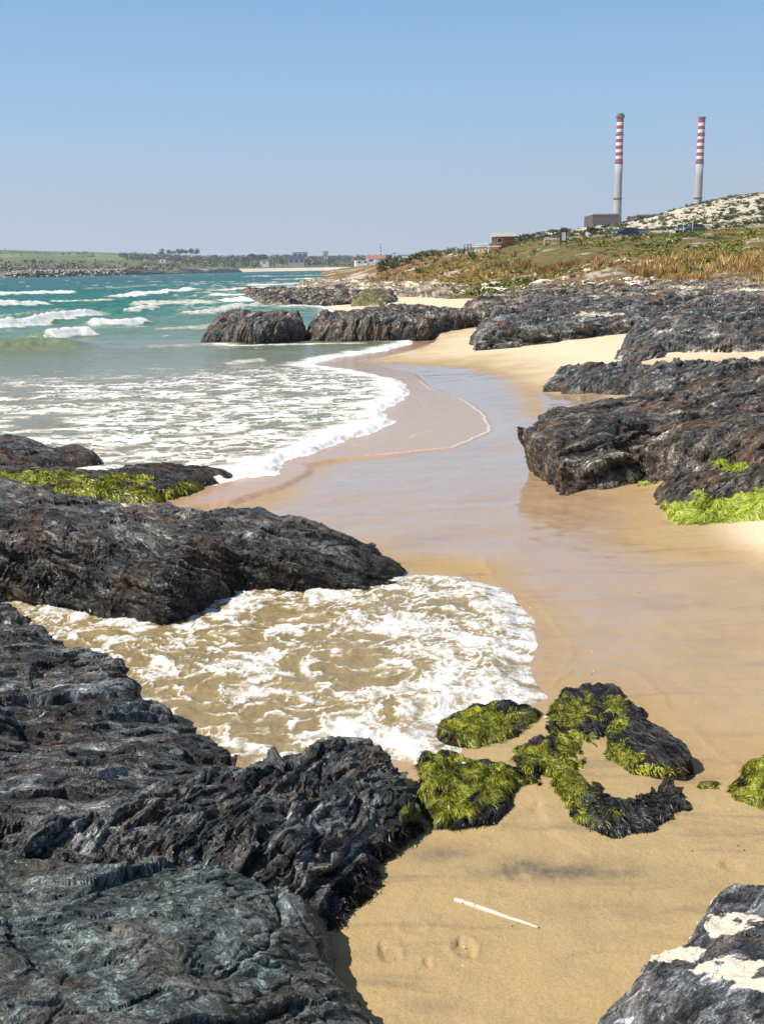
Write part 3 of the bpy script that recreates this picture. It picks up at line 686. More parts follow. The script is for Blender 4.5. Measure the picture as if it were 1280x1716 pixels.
wave([(330, 490), (420, 486), (500, 483)], .3, 2, fo=0.8, seed=14)
wave([(400, 480), (470, 479), (540, 476)], .3, 3, fo=0.8, seed=15)
wave([(430, 471), (500, 469), (580, 466)], .4, 5, fo=0.9, seed=16)
wave([(380, 465), (470, 464), (600, 461)], .4, 9, fo=0.8, seed=17)
wave([(230, 588), (300, 586), (340, 584), (420, 584)], .10, .5, fo=0.5, fw=1.6, seed=18)
wave([(330, 583), (400, 585), (470, 583), (540, 580), (640, 578)], .04, .35, fo=0.8, fw=1.2, seed=19)
wave([(360, 615), (400, 608), (450, 604)], .14, .5, fo=0.65, seed=20)
wave([(120, 488), (220, 483), (300, 480)], .35, 2, fo=0.5, seed=21)
wave([(-200, 482), (-40, 480), (60, 479)], .4, 2.2, fo=.6, seed=23)
wave([(200, 516), (280, 513), (380, 511)], .35, 1.2, fo=.7, fw=1.8, seed=24)
wave([(-100, 536), (40, 531), (120, 524)], .25, 1.0, fo=.5, seed=25)
wave([(240, 558), (330, 555), (400, 548)], .15, .9, fo=.6, seed=26)
wave([(540, 500), (500, 516), (470, 519), (400, 522)], .15, 1.2, fo=0.8, fw=1.8, seed=22)
stk = sstep(.05, .45, fbm(XX * .22, YY * 1.0, o=5, seed=96, gain=.6) + .25) * sstep(210, 330, pxx) * sstep(468, 474, pyy) * sstep(545, 520, pyy)
foam = np.maximum(foam, stk * (.55 + .3 * fbm(XX * .8, YY * 2, o=3, seed=94)))
# scattered white horses offshore
wh = sstep(0.50, 0.72, fbm(XX * 0.10, YY * 0.16, o=4, seed=98) + 0.25 * perlin(XX * 0.6, YY * 1.2, seed=99)) * sstep(120, 260, yy_off)
foam = np.maximum(foam, wh * 0.9)
foam = np.maximum(foam, sstep(0.42, 0.7, fbm(XX * 0.12, YY * 0.9, o=5, seed=97)) * sstep(50, 70, yy_off) * 0.55 * sstep(300, 100, yy_off))
thin = np.where(near > 0.5, 0, sstep(0.10, -0.05, body)) * (sd > -1)
thin = np.maximum(thin, near * 0)
F = gridfaces(*sh, keep=(keep > -0.7))
V = np.stack([XX, YY, Z], -1).reshape(-1, 3)
at = {'foam': foam.ravel(), 'deep': deep.ravel(), 'thin': thin.ravel()}
F, V, at = compact(F, V, at)
tag(link('sea', mesh_np('sea', V, F, [MAT['sea']], at)), kind='structure')

# ------------------------------------------------------------------ rocks
ROCK = {}; ROCKJOBS = []
def rock_calc(name, label, base, tops, res, w, mat, strike, z0=0.0, dip=35, S=1.0, amp=1.0, lean=None, seed=1, group=None, rough=0.25,
         saw=1.0, wetz=(0.05, 0.35), sandm=(), algm=(), lump=1.0, cat='rock', bed=-0.18, sandup=0.0, sil=None, bumpy=1.0, warp=1.0, block=.45, jit=1.0, fineb=1.0):
    base = pxpoly(base, z0)
    rb = RBF([tuple(G(*t)) for t in tops], reg=0.002)
    mn = base.min(0) - 0.3 * S; mx = base.max(0) + 0.3 * S
    if np.isscalar(res): res = (res, res)
    nx = int((mx[0] - mn[0]) / res[0]) + 2; ny = int((mx[1] - mn[1]) / res[1]) + 2
    X, Y = np.meshgrid(np.linspace(mn[0], mx[0], nx), np.linspace(mn[1], mx[1], ny))
    q = rough * S
    Xw = X + q * 0.30 * fbm(X * 1.3 / S, Y * 1.3 / S, o=5, seed=seed); Yw = Y + q * 0.30 * fbm(X * 1.3 / S, Y * 1.3 / S, o=5, seed=seed + 50)
    sd = poly_sd(Xw, Yw, base)
    top = rb(X, Y) + lump * S * 0.07 * fbm(X * 1.6 / S, Y * 1.6 / S, o=4, seed=seed + 7)
    ww = w * (1 + 0.5 * perlin(X * 0.9 / S, Y * 0.9 / S, seed=seed + 3))
    t = np.clip(sd / ww, 0, 1); prof = (1 - (1 - t) ** 2) ** 0.62
    b = z0 + bed
    if sil:
        sx = np.array([q_[0] for q_ in sil], float); sy = np.array([q_[1] for q_ in sil], float)
        ax, ay = proj(X, Y, np.minimum(top, 3.0)); sp = np.interp(ax, sx, sy)
        d0 = _F[0] + _R[0] * (ax - CX) / FPX + _U[0] * (CY - sp) / FPX; d1 = _F[1] + _R[1] * (ax - CX) / FPX + _U[1] * (CY - sp) / FPX; d2 = _F[2] + _R[2] * (ax - CX) / FPX + _U[2] * (CY - sp) / FPX
        cap = EYE + d2 / d1 * Y - 0.012 * S
        top = np.where(top > cap, cap - 0.15 * (top - cap), top)
    H = np.where(sd > 0, b + np.maximum(top - b, 0.02) * prof, b + np.maximum(sd, -0.3 * S))
    # strata frame
    a = G(*strike[0]); c = G(*strike[1]); L = (c - a)[:2]; L = L / np.linalg.norm(L)
    dr = math.radians(dip)
    along = np.array([L[0], L[1], 0]); acr = np.array([-L[1] * math.cos(dr), L[0] * math.cos(dr), math.sin(dr)]); upn = np.cross(along, acr)
    o = np.array([base[:, 0].mean(), base[:, 1].mean(), 0])
    Px, Py, Pz = X - o[0], Y - o[1], H
    gy_, gx_ = np.gradient(H, (mx[1] - mn[1]) / (ny - 1), (mx[0] - mn[0]) / (nx - 1))
    ln = np.sqrt(gx_ ** 2 + gy_ ** 2 + 1); nx_, ny_, nz_ = -gx_ / ln, -gy_ / ln, 1 / ln
    u = (Px * along[0] + Py * along[1]) / S; v = (Px * acr[0] + Py * acr[1] + Pz * acr[2]) / S; w2 = (Px * upn[0] + Py * upn[1] + Pz * upn[2]) / S
    u = u.astype(f32); v = v.astype(f32); w2 = w2.astype(f32)
    wv = v + warp * 0.16 * fbm(u * 0.9, v * 1.2, w2 * 1.2, o=3, seed=seed + 11) + 0.035 * fbm(u * 4, v * 6, w2 * 5, o=2, seed=seed + 12)
    def sawf(q_, sharp=0.22):
        fr = q_ - np.floor(q_)
        return np.where(fr < 1 - sharp, fr / (1 - sharp), (1 - fr) / sharp)
    r1 = perlin(u * 0.8, v * 1.6, w2, seed=seed + 13)
    def beds(q_, fu, sd_, soft=.10):
        """each bed stands out or back by its own amount, changing slowly along it, with sharp edges"""
        k = np.floor(q_); fr = q_ - k
        f = lambda kk: perlin(u * fu + kk * 7.31, w2 * fu * 1.3 + kk * 3.17, kk * 0.77 + 0.5, seed=sd_) * 1.9
        a_ = f(k); b_ = f(k + 1); return a_ + (b_ - a_) * sstep(1 - soft, 1.0, fr) + 0.35 * (fr - .5)
    wb = wv + 0.03 * jit * perlin(u * 3, v * 3, w2 * 3, seed=seed + 21)
    D = 0.060 * saw * beds(wb * 4.1, 0.55, seed + 31, .12)
    D += 0.034 * fineb * saw * beds(wb * 10.0, 0.9, seed + 32, .16)
    D += 0.017 * fineb * saw * beds(wb * 24.0, 1.6, seed + 33, .25)
    pl, pe = plates(u * 1.1 + .3 * w2, wb * 2.8 + .4 * w2, seed % 30)
    D += 0.085 * block * pl - 0.035 * block * sstep(.07, 0.0, pe)
    pl, pe = plates(u * 2.6 + .3 * w2, wb * 9.0 + .4 * w2, (seed + 9) % 30)
    D += 0.034 * block * pl - 0.012 * block * sstep(.10, 0.0, pe)
    pl, pe = plates(u * 7 + .3 * w2, wb * 24.0 + .4 * w2, (seed + 19) % 30)
    D += 0.013 * block * pl
    D += 0.016 * bumpy * fbm(u * 2.0, v * 6.0, w2 * 5.0, o=4, seed=seed + 16, gain=0.6)
    D = D * S * amp
    Pxx = X + nx_ * D; Pyy = Y + ny_ * D; Pzz = H + nz_ * D
    if lean:
        lx, ly, cpx, cpy, R = lean; cc = G(cpx, cpy)
        fl = sstep(R, 0.0, np.hypot(X - cc[0], Y - cc[1])); zz = np.clip(Pzz - z0, 0, None)
        Pxx = Pxx + lx * zz * fl; Pyy = Pyy + ly * zz * fl
    wet_ = sstep(z0 + wetz[1], z0 + wetz[0], Pzz + 0.10 * S * r1) if wetz else np.zeros(X.shape)
    ax, ay = proj(Pxx, Pyy, Pzz)
    def blobs(lst):
        m = np.full(X.shape, -1.0)
        for px, py, rx, ry in lst:
            m = np.maximum(m, 1.0 - np.sqrt(((ax - px) / rx) ** 2 + ((ay - py) / ry) ** 2))
        return m
    nf = fbm(X * 4 / S, Y * 4 / S, o=4, seed=seed + 31)
    sm = sstep(0.0, 0.35, blobs(sandm) + 0.85 * nf) if sandm else np.zeros(X.shape)
    if sandup: sm = np.maximum(sm, sandup * sstep(-0.2, 0.5, nf) * sstep(0.7, 0.95, nz_))
    am = sstep(0.0, 0.30, blobs(algm) + 0.60 * nf) if algm else np.zeros(X.shape)
    keep_ = (sd > -0.05 * S)
    F = gridfaces(ny, nx, keep_)
    V = np.stack([Pxx, Pyy, Pzz], -1).reshape(-1, 3)
    at = {'wet': wet_.ravel(), 'sand': sm.ravel(), 'alg': am.ravel(), 'st': np.stack([u, wv, w2], -1).reshape(-1, 3)}
    F, V, at = compact(F, V, at)
    o[2] = z0
    n3 = np.cross(V[F[:, 1]] - V[F[:, 0]], V[F[:, 3]] - V[F[:, 0]])
    return name, label, cat, group, mat, V, F, at, o, n3
def rock(*a, **k): ROCKJOBS.append((a, k))
def rock_link(res):
    name, label, cat, group, mat, V, F, at, o, n3 = res
    ob = link(name, mesh_np(name, V - o, F, [mat], at, smooth=False), loc=o)
    tag(ob, label, cat, group)
    ROCK[label] = dict(ob=ob, V=V, F=F, alg=at['alg'], o=o, N=n3, sand=at['sand'])
    return ob

def strands(rk, n, length, width, mat, name, thr=0.35, seed=0, droop=0.6, hang=0.0, lift=0.006, mask=None, down=(0.2, -1.0)):
    """leafy strands of weed that follow the rock's surface downhill"""
    d = ROCK[rk]; rg = np.random.default_rng(seed)
    V, F, o = d['V'], d['F'], d['o']; N = d['N']; A = np.linalg.norm(N, axis=1); Nn = N / (A[:, None] + 1e-12)
    fm = d['alg'][F].mean(1); pr = A * np.clip(fm - thr, 0, 1) * (V[F[:, 0], 2] > o[2] - 0.03)
    if pr.sum() <= 0: return None
    c = rg.choice(len(F), n, p=pr / pr.sum())
    a, b = rg.random(n)[:, None], rg.random(n)[:, None]
    p = V[F[c, 0]] * (1 - a) * (1 - b) + V[F[c, 1]] * a * (1 - b) + V[F[c, 2]] * a * b + V[F[c, 3]] * (1 - a) * b
    nn = Nn[c]
    g = np.stack([np.full(n, down[0]), np.full(n, down[1]), np.full(n, -0.9)], 1) + rg.normal(size=(n, 3)) * 0.22
    g = g - nn * (g * nn).sum(1)[:, None]; g /= np.linalg.norm(g, axis=1)[:, None] + 1e-9
    sidev = np.cross(nn, g)
    L = length * (0.5 + rg.random(n)); W = width * (0.5 + rg.random(n)); K = 4
    cs = .008 * max(1.0, length / .06); x0, y0 = V[:, 0].min() - .2, V[:, 1].min() - .2
    W_ = int((V[:, 0].max() + .2 - x0) / cs) + 2; H_ = int((V[:, 1].max() + .2 - y0) / cs) + 2; hm = np.full((H_, W_), -9.0)
    np.maximum.at(hm, (((V[:, 1] - y0) / cs).astype(int), ((V[:, 0] - x0) / cs).astype(int)), V[:, 2])
    hp_ = np.pad(hm, 1, constant_values=-9.0); hm = np.max([hp_[a_:a_ + H_, b_:b_ + W_] for a_ in range(3) for b_ in range(3)], 0) * .5 + .5 * np.where(hm > -8, hm, np.max([hp_[a_:a_ + H_, b_:b_ + W_] for a_ in range(3) for b_ in range(3)], 0))
    th = 2.2 * fbm(p[:, 0] * 5 / max(.5, length / .06), p[:, 1] * 5 / max(.5, length / .06), o=2, seed=seed + 8)[:, None]
    g = g * np.cos(th) + sidev * np.sin(th); sidev = np.cross(nn, g)
    vs = []; bend = rg.normal(size=n) * 0.25 + .5 * fbm(p[:, 0] * 11, p[:, 1] * 11, o=2, seed=seed + 9)
    for k in range(K):
        t = k / (K - 1)
        q = p + g * (L * t)[:, None] + sidev * (L * bend * t * t)[:, None] + nn * (lift * (0.3 + 1.6 * math.sin(t * 2.6)) * (0.5 + rg.random(n)))[:, None]
        if k:
            hz2 = hm[np.clip(((q[:, 1] - y0) / cs).astype(int), 0, H_ - 1), np.clip(((q[:, 0] - x0) / cs).astype(int), 0, W_ - 1)]
            hz2 = np.maximum(hz2, o[2] + .004); prevz = prevz if k > 1 else p[:, 2]
            q[:, 2] = np.clip(hz2 + lift * rg.random(n) * 1.2, prevz - .8 * L / (K - 1), prevz + .5 * L / (K - 1)); prevz = q[:, 2]
        ww = W * (1.0, 0.95, 0.7, 0.12)[k]
        tw = nn * (rg.normal(size=n) * 0.18)[:, None]
        vs += [q - (sidev + tw) * ww[:, None] * 0.5, q + (sidev + tw) * ww[:, None] * 0.5]
    VV = np.stack(vs, 1).reshape(-1, 3); i = np.arange(n)[:, None] * (2 * K)
    FF = np.concatenate([i + np.array([2 * k, 2 * k + 1, 2 * k + 3, 2 * k + 2]) for k in range(K - 1)], 0)
    cl = fbm(p[:, 0] * 6, p[:, 1] * 6, o=3, seed=seed + 4)
    r = np.clip(0.45 + 0.5 * cl + rg.normal(size=n) * 0.22, 0, 1)
    return link(name, mesh_np(name, VV - o, FF, [mat], {'rnd': np.repeat(r, 2 * K)}), parent=d['ob'])

R_, RG, RD, RB, RF, RT, RS = (MAT[k] for k in ('rock', 'rock_green', 'rock_dark', 'rock_brown', 'rock_far', 'rock_tan', 'rock_salt'))
# near left outcrop: three masses
rock('rock_slab', 'broad blue-green rock slab filling the bottom left corner', [(480, 1490), (545, 1552), (562, 1575), (560, 1640), (610, 1680), (672, 1722), (760, 1800), (800, 2300), (-700, 2300), (-700, 1560), (-100, 1560), (100, 1560), (300, 1560)],
     [(0, 1452, .70), (200, 1442, .66), (330, 1446, .58), (400, 1470, .48), (500, 1530, .32), (548, 1600, .20), (600, 1672, .14), (660, 1712, .12), (420, 1600, .52), (250, 1600, .72), (0, 1716, .92), (300, 1716, .74), (480, 1716, .45), (600, 1800, .35), (100, 1560, .78), (-300, 1560, .9)],
     .008, .22, RG, ((200, 1700), (420, 1600)), dip=20, S=.8, amp=.75, seed=3, saw=.28, wetz=None, rough=.35, bumpy=1.0, warp=1.0, block=.7)
rock('rock_hump', 'knobbly grey rock hump between the layered ledge and the sand', [(60, 1420), (250, 1350), (430, 1305), (500, 1285), (600, 1285), (690, 1325), (722, 1392), (700, 1405), (655, 1428), (628, 1462), (634, 1486), (600, 1520), (565, 1560), (548, 1590), (400, 1660), (200, 1660), (0, 1600)],
     [(540, 1252, .36), (620, 1252, .34), (470, 1272, .36), (400, 1292, .50), (340, 1300, .56), (250, 1340, .60), (450, 1340, .50), (560, 1330, .36), (660, 1300, .24), (690, 1370, .12), (600, 1420, .18), (520, 1440, .32), (430, 1410, .48), (300, 1390, .60), (340, 1440, .42), (150, 1400, .66), (120, 1430, .62), (480, 1480, .30), (560, 1500, .14), (0, 1410, .70)],
     .0075, .16, R_, ((330, 1480), (560, 1290)), dip=50, S=.6, amp=1.15, seed=12, wetz=None, rough=.5, algm=[(700, 1290, 30, 45), (690, 1370, 22, 25)], lump=1.2, block=.8, saw=1.1, warp=1.2)
rock('rock_ledge', 'dark layered rock ledge with splintered edges above the foaming pool', [(-600, 1120), (-200, 1120), (0, 1128), (95, 1180), (180, 1215), (235, 1240), (258, 1282), (345, 1308), (385, 1325), (432, 1330), (440, 1420), (300, 1560), (0, 1600), (-600, 1600)],
     [(0, 1008, .84), (90, 1030, .72), (170, 1078, .64), (224, 1106, .58), (246, 1150, .50), (335, 1186, .46), (365, 1230, .36), (420, 1272, .20), (300, 1260, .46), (180, 1180, .62), (0, 1120, .74), (100, 1250, .66), (0, 1330, .70), (250, 1310, .56), (-300, 1060, .85), (-300, 1300, .9), (360, 1290, .46)],
     .0085, .14, R_, ((0, 1290), (420, 1262)), dip=52, S=.75, amp=1.1, seed=25, saw=.75, wetz=(0.0, .22), rough=.5, bumpy=.2, warp=.28, block=.16, fineb=2.6)
# the big rock behind the pool
rock('rock_ridge', 'long dark rock ridge left of centre, its near face wet and glistening', [(-700, 1045), (-200, 1025), (20, 1014), (80, 1020), (140, 1036), (210, 1046), (280, 1060), (345, 1030), (400, 1003), (500, 1000), (600, 998), (662, 985), (690, 962), (688, 948), (640, 925), (560, 905), (430, 885), (250, 878), (0, 860), (-700, 850)],
     [(0, 812, .92), (90, 835, .86), (200, 848, .76), (300, 858, .68), (420, 859, .62), (435, 864, .60), (500, 876, .50), (560, 893, .40), (620, 912, .30), (670, 940, .14), (0, 900, .85), (120, 920, .78), (280, 920, .70), (330, 970, .52), (450, 930, .50), (560, 945, .30), (630, 955, .2), (100, 980, .55), (230, 1000, .45), (-350, 800, 1.1), (-350, 950, .9)],
     (.012, .014), .42, RD, ((100, 850), (660, 950)), dip=55, S=1.1, amp=.95, saw=1.1, warp=.5, fineb=1.6, seed=31, wetz=(.1, .75), rough=.3)
rock('algae_rock', 'low rock with bright green algae behind the long ridge, waves at its back', [(-600, 850), (-200, 865), (0, 856), (170, 856), (262, 852), (312, 832), (360, 818), (412, 800), (350, 792), (250, 792), (120, 800), (-100, 808), (-600, 810)],
     [(0, 792, .35), (90, 788, .34), (170, 795, .28), (230, 780, .32), (300, 780, .28), (370, 790, .14), (80, 810, .30), (200, 815, .20), (250, 830, .12), (150, 835, .18), (-300, 785, .45), (-300, 830, .3)],
     (.016, .02), .28, RB, ((0, 790), (400, 800)), dip=30, S=.9, amp=.8, seed=37, wetz=(.05, .7), algm=[(225, 832, 75, 20), (130, 826, 60, 12), (60, 800, 90, 14), (210, 800, 60, 8), (310, 815, 40, 8), (160, 812, 50, 14), (285, 824, 30, 8)])
rock('shore_rock', 'dark rounded rock at the left edge with surf behind it', [(-600, 810), (-100, 806), (0, 804), (100, 800), (170, 788), (180, 778), (168, 770), (100, 768), (0, 765), (-600, 755)],
     [(0, 725, .50), (40, 732, .46), (85, 748, .38), (110, 752, .33), (140, 748, .34), (160, 760, .22), (60, 770, .33), (120, 778, .22), (0, 770, .36), (-250, 700, .75)],
     (.016, .02), .3, RB, ((0, 740), (170, 770)), dip=20, S=1.0, amp=.6, seed=39, wetz=(.1, .8))
# weedy rocks in the sand
rock('weedy_rock', 'squat rock draped in yellow-green algae beside the grey hump', [(692, 1310), (700, 1282), (760, 1276), (835, 1282), (880, 1296), (925, 1304), (922, 1318), (870, 1326), (858, 1350), (845, 1388), (790, 1398), (720, 1400), (700, 1360)],
     [(730, 1280, .12), (790, 1284, .12), (835, 1294, .08), (760, 1320, .13), (820, 1330, .09), (790, 1370, .07), (720, 1350, .11), (890, 1310, .03)],
     .006, .10, RD, ((700, 1390), (840, 1280)), dip=40, S=.4, amp=1.1, seed=43, algm=[(760, 1300, 85, 45), (820, 1310, 50, 40), (750, 1345, 60, 40), (890, 1310, 40, 18)], wetz=(0, .3))
rock('weed_strip', 'low strip of rock under green algae at the edge of the foam', [(722, 1236), (735, 1208), (790, 1190), (850, 1184), (905, 1194), (898, 1212), (868, 1236), (800, 1252), (745, 1250)],
     [(760, 1205, .05), (820, 1196, .07), (870, 1198, .06), (800, 1222, .06), (850, 1215, .05)],
     .007, .08, RD, ((730, 1240), (900, 1190)), dip=30, S=.35, amp=.7, seed=47, algm=[(800, 1215, 85, 36), (860, 1205, 50, 22)], wetz=(0, .3), bed=-.06)
rock('ring_rock', 'ring of low weedy rock half buried in sand with a sandy middle', [(866, 1300), (862, 1262), (915, 1240), (918, 1190), (945, 1166), (1000, 1156), (1035, 1158), (1062, 1190), (1110, 1240), (1160, 1290), (1158, 1330), (1162, 1368), (1115, 1390), (1060, 1405), (1046, 1424), (990, 1405), (955, 1375), (930, 1345), (925, 1312)],
     [(950, 1180, .07), (1000, 1168, .09), (1035, 1180, .09), (930, 1230, .07), (890, 1270, .07), (950, 1275, .07), (985, 1228, .03), (1010, 1262, -.05), (1040, 1290, -.06), (1075, 1320, -.06), (990, 1300, -.02), (950, 1320, .06), (975, 1350, .06), (1020, 1370, .07), (1080, 1350, .06), (1120, 1340, .10), (1135, 1355, .08), (1100, 1368, .07), (1060, 1375, .08), (960, 1205, .05), (1030, 1400, .03), (1000, 1390, .05)],
     .007, .09, RD, ((930, 1200), (1060, 1400)), dip=30, S=.35, amp=1.2, seed=53, algm=[(950, 1190, 50, 30), (900, 1270, 50, 28), (955, 1290, 55, 40), (950, 1330, 45, 35), (1030, 1180, 30, 20), (1000, 1365, 50, 22), (960, 1240, 40, 25)], wetz=(0, .3), bed=-.09, lump=.8, rough=.7)
rock('tilted_slab', 'smooth dark tilted slab jutting from the weedy ring of rock', [(1012, 1275), (1010, 1235), (1025, 1213), (1062, 1213), (1110, 1248), (1150, 1285), (1164, 1300), (1150, 1316), (1100, 1310), (1050, 1300)],
     [(1030, 1196, .10), (1060, 1200, .13), (1110, 1236, .17), (1150, 1272, .16), (1090, 1262, .14), (1040, 1250, .07), (1130, 1290, .10)],
     .006, .05, RD, ((1030, 1210), (1150, 1290)), dip=15, S=.4, amp=.5, seed=59, saw=.6, algm=[(1035, 1270, 40, 30), (1030, 1215, 25, 18), (1085, 1290, 55, 12)], wetz=(0, .4))
rock('trailing_weed_stone', 'flat line of small weedy stones between the tilted slab and the edge rock', [(1160, 1322), (1175, 1308), (1200, 1312), (1216, 1318), (1212, 1332), (1190, 1330), (1172, 1334)],
     [(1178, 1316, .03), (1200, 1320, .03)], .006, .05, RD, ((1160, 1322), (1210, 1320)), S=.25, seed=63, algm=[(1185, 1320, 40, 16)], wetz=(0, .3), bed=-.05, rough=.8)
rock('upright_stone', 'small dark pointed stone standing in wet sand below the tilted slab', [(1092, 1358), (1100, 1330), (1128, 1322), (1145, 1345), (1150, 1368), (1115, 1372)],
     [(1112, 1306, .13), (1125, 1315, .12), (1140, 1345, .06), (1100, 1340, .08)], .005, .045, RD, ((1095, 1360), (1130, 1310)), dip=60, S=.25, amp=.8, seed=61, wetz=(0, .3))
rock('edge_rock', 'dark rock with bright green algae cut by the right edge', [(1208, 1345), (1222, 1318), (1250, 1302), (1300, 1298), (1420, 1300), (1420, 1400), (1300, 1385), (1245, 1362), (1220, 1356)],
     [(1248, 1280, .12), (1280, 1266, .18), (1350, 1270, .20), (1230, 1320, .07), (1270, 1310, .14), (1290, 1350, .08)],
     .006, .10, RD, ((1220, 1350), (1280, 1270)), dip=40, S=.4, amp=1., seed=67, algm=[(1255, 1335, 60, 25), (1275, 1290, 40, 30)], wetz=(0, .3))
rock('small_stone', 'small black stone alone on the sand by the right edge', [(1264, 1408), (1262, 1394), (1272, 1388), (1288, 1390), (1288, 1412)], [(1275, 1390, .04), (1270, 1400, .03)], .005, .03, RD, ((1264, 1400), (1285, 1400)), S=.15, seed=68, wetz=None, bed=-.04)
rock('salted_rock', 'grey rock in the bottom right corner with white sand lying in its hollows', [(972, 1780), (974, 1715), (992, 1698), (1040, 1676), (1052, 1640), (1120, 1620), (1150, 1565), (1180, 1512), (1225, 1500), (1270, 1520), (1400, 1540), (1800, 1640), (1800, 2300), (1000, 2300)],
     [(995, 1690, .04), (1048, 1642, .10), (1056, 1602, .14), (1120, 1585, .18), (1150, 1522, .18), (1185, 1478, .18), (1215, 1472, .20), (1255, 1500, .22), (1278, 1530, .24), (1180, 1540, .24), (1100, 1620, .26), (1200, 1620, .36), (1060, 1680, .22), (1150, 1700, .36), (1280, 1640, .42), (1280, 1716, .45), (1030, 1716, .16), (1400, 1560, .35)],
     .006, .12, RS, ((1000, 1700), (1230, 1560)), dip=55, S=.55, amp=.75, seed=71, wetz=None, saw=.6, sandm=[(1215, 1550, 60, 20), (1120, 1598, 60, 18), (1230, 1622, 70, 24), (1270, 1650, 50, 16), (1165, 1530, 14, 40), (1185, 1500, 20, 24)], rough=.3)
# right-hand masses
rock('nose_rock', 'large jagged rock with an overhanging rusty nose above its reflection', [(912, 816), (940, 834), (1010, 830), (1060, 822), (1090, 812), (1130, 830), (1300, 850), (1600, 880), (1600, 690), (1280, 700), (1100, 706), (1000, 722), (930, 748), (898, 785)],
     [(892, 728, .76), (920, 708, .78), (955, 686, .84), (1010, 676, .88), (1060, 676, .92), (1110, 668, .96), (1150, 645, 1.06), (1200, 630, 1.18), (1280, 612, 1.3), (1500, 600, 1.45), (930, 770, .55), (1000, 735, .80), (1020, 790, .40), (1100, 720, .92), (1150, 760, .78), (1200, 700, 1.0), (1280, 740, .92), (1080, 790, .42), (1500, 760, .9), (1150, 650, .98)],
     (.014, .016), .34, RB, ((880, 740), (1150, 700)), dip=40, S=1.15, amp=1.15, lean=(-.75, -.1, 905, 790, 3.2), seed=73, wetz=(0, .25), rough=.45)
rock('knob_rock', 'rounded rock knob with a fringe of bright green algae below the jagged rock', [(1098, 868), (1092, 845), (1110, 830), (1200, 820), (1400, 820), (1400, 895), (1290, 890), (1200, 893), (1130, 890)],
     [(1112, 800, .36), (1150, 775, .50), (1190, 765, .58), (1250, 765, .60), (1110, 845, .14), (1180, 815, .40), (1240, 800, .50), (1350, 770, .7), (1220, 850, .22), (1160, 860, .15)],
     (.011, .012), .22, RB, ((1100, 850), (1280, 770)), dip=30, S=.8, amp=1.0, seed=79, algm=[(1190, 862, 95, 32), (1270, 850, 60, 36), (1225, 775, 30, 14), (1150, 872, 50, 20)], wetz=(0, .2))
rock('corner_stone', 'brown angular stone leaning at the right edge above the algae', [(1258, 868), (1262, 845), (1300, 835), (1420, 835), (1420, 880), (1300, 882)],
     [(1252, 800, .42), (1290, 785, .55), (1360, 780, .6), (1270, 850, .15)], .012, .10, RB, ((1255, 860), (1290, 790)), dip=60, S=.7, amp=.8, lean=(-.4, 0, 1262, 850, 1.5), seed=83, wetz=None)
rock('algae_tuft_stone', 'little stone with a tuft of bright algae under the jagged rock', [(1058, 826), (1070, 812), (1100, 808), (1110, 830), (1098, 845), (1070, 838)],
     [(1078, 815, .10), (1095, 820, .10), (1085, 832, .05)], .012, .1, RB, ((1060, 830), (1100, 815)), S=.4, seed=85, algm=[(1080, 826, 40, 24)], wetz=None)
rock('sloping_rock', 'sleek dark rock sloping up from the wet sand below the pale sand strip', [(900, 664), (935, 668), (980, 670), (1040, 678), (1100, 700), (1600, 720), (1600, 640), (1280, 655), (1100, 645), (1000, 642), (930, 640), (903, 650)],
     [(902, 636, .32), (915, 618, .46), (950, 604, .60), (1000, 596, .72), (1060, 594, .78), (1095, 602, .78), (1180, 606, .80), (1280, 602, .92), (1500, 600, 1.0), (980, 635, .52), (1060, 640, .62), (1150, 640, .72), (1280, 640, .92)],
     (.022, .026), .5, MAT['rock_wide'], ((900, 660), (1060, 600)), dip=35, S=1.5, amp=.9, seed=89, wetz=(0, .3), rough=.4)
rock('closing_rock', 'low dark rock closing the gap between the sloping rock and the wide platform', [(1024, 606), (1040, 588), (1060, 566), (1105, 572), (1125, 592), (1112, 612), (1060, 620)],
     [(1045, 590, .62), (1065, 568, .85), (1100, 578, .85), (1090, 598, .72)], (.022, .026), .4, MAT['rock_wide'], ((1030, 605), (1110, 575)), z0=.3, dip=40, S=1.3, seed=95, wetz=None)
rock('platform_rock', 'wide dark rock platform on the right with a steep shaded face', [(792, 586), (850, 585), (930, 580), (1000, 574), (1058, 560, .48), (1075, 572, .5), (1088, 590, .52), (1150, 592, .58), (1230, 592, .6), (1300, 590, .62), (1700, 600, .7), (1700, 500), (1280, 505), (1000, 520), (850, 545), (800, 560)],
     [(800, 556, .55), (812, 536, .95), (850, 525, 1.1), (910, 512, 1.2), (1000, 504, 1.30), (1080, 498, 1.42), (1180, 496, 1.5), (1280, 496, 1.5), (1500, 496, 1.6), (850, 548, .80), (920, 545, .85), (1000, 540, .90), (1060, 540, .85), (1120, 565, .95), (1200, 575, .98), (1280, 578, 1.0), (1150, 588, .85), (1150, 530, 1.2), (1280, 530, 1.3), (1060, 520, 1.15), (960, 528, 1.1)],
     (.045, .06), .45, MAT['rock_wide'], ((820, 580), (1280, 562)), z0=.2, dip=45, S=2.2, amp=1.1, seed=97, saw=1.3, block=.35, bumpy=.3, fineb=1.5, wetz=None, rough=.4, warp=.7, sandm=[(1180, 597, 90, 8), (1000, 527, 50, 4)])
rock('block_rock', 'dark blocky rock furthest left in the surf with a flat top', [(332, 579), (400, 583), (460, 581), (514, 575), (516, 562), (450, 556), (370, 560), (340, 568)],
     [(342, 560, .45), (368, 530, 1.20), (388, 522, 1.42), (430, 521, 1.45), (500, 521, 1.45), (508, 535, 1.1), (440, 532, 1.35)],
     (.04, .045), .55, RB, ((340, 570), (510, 530)), dip=20, S=1.6, amp=.8, seed=101, wetz=(0, 1.2), rough=.5)
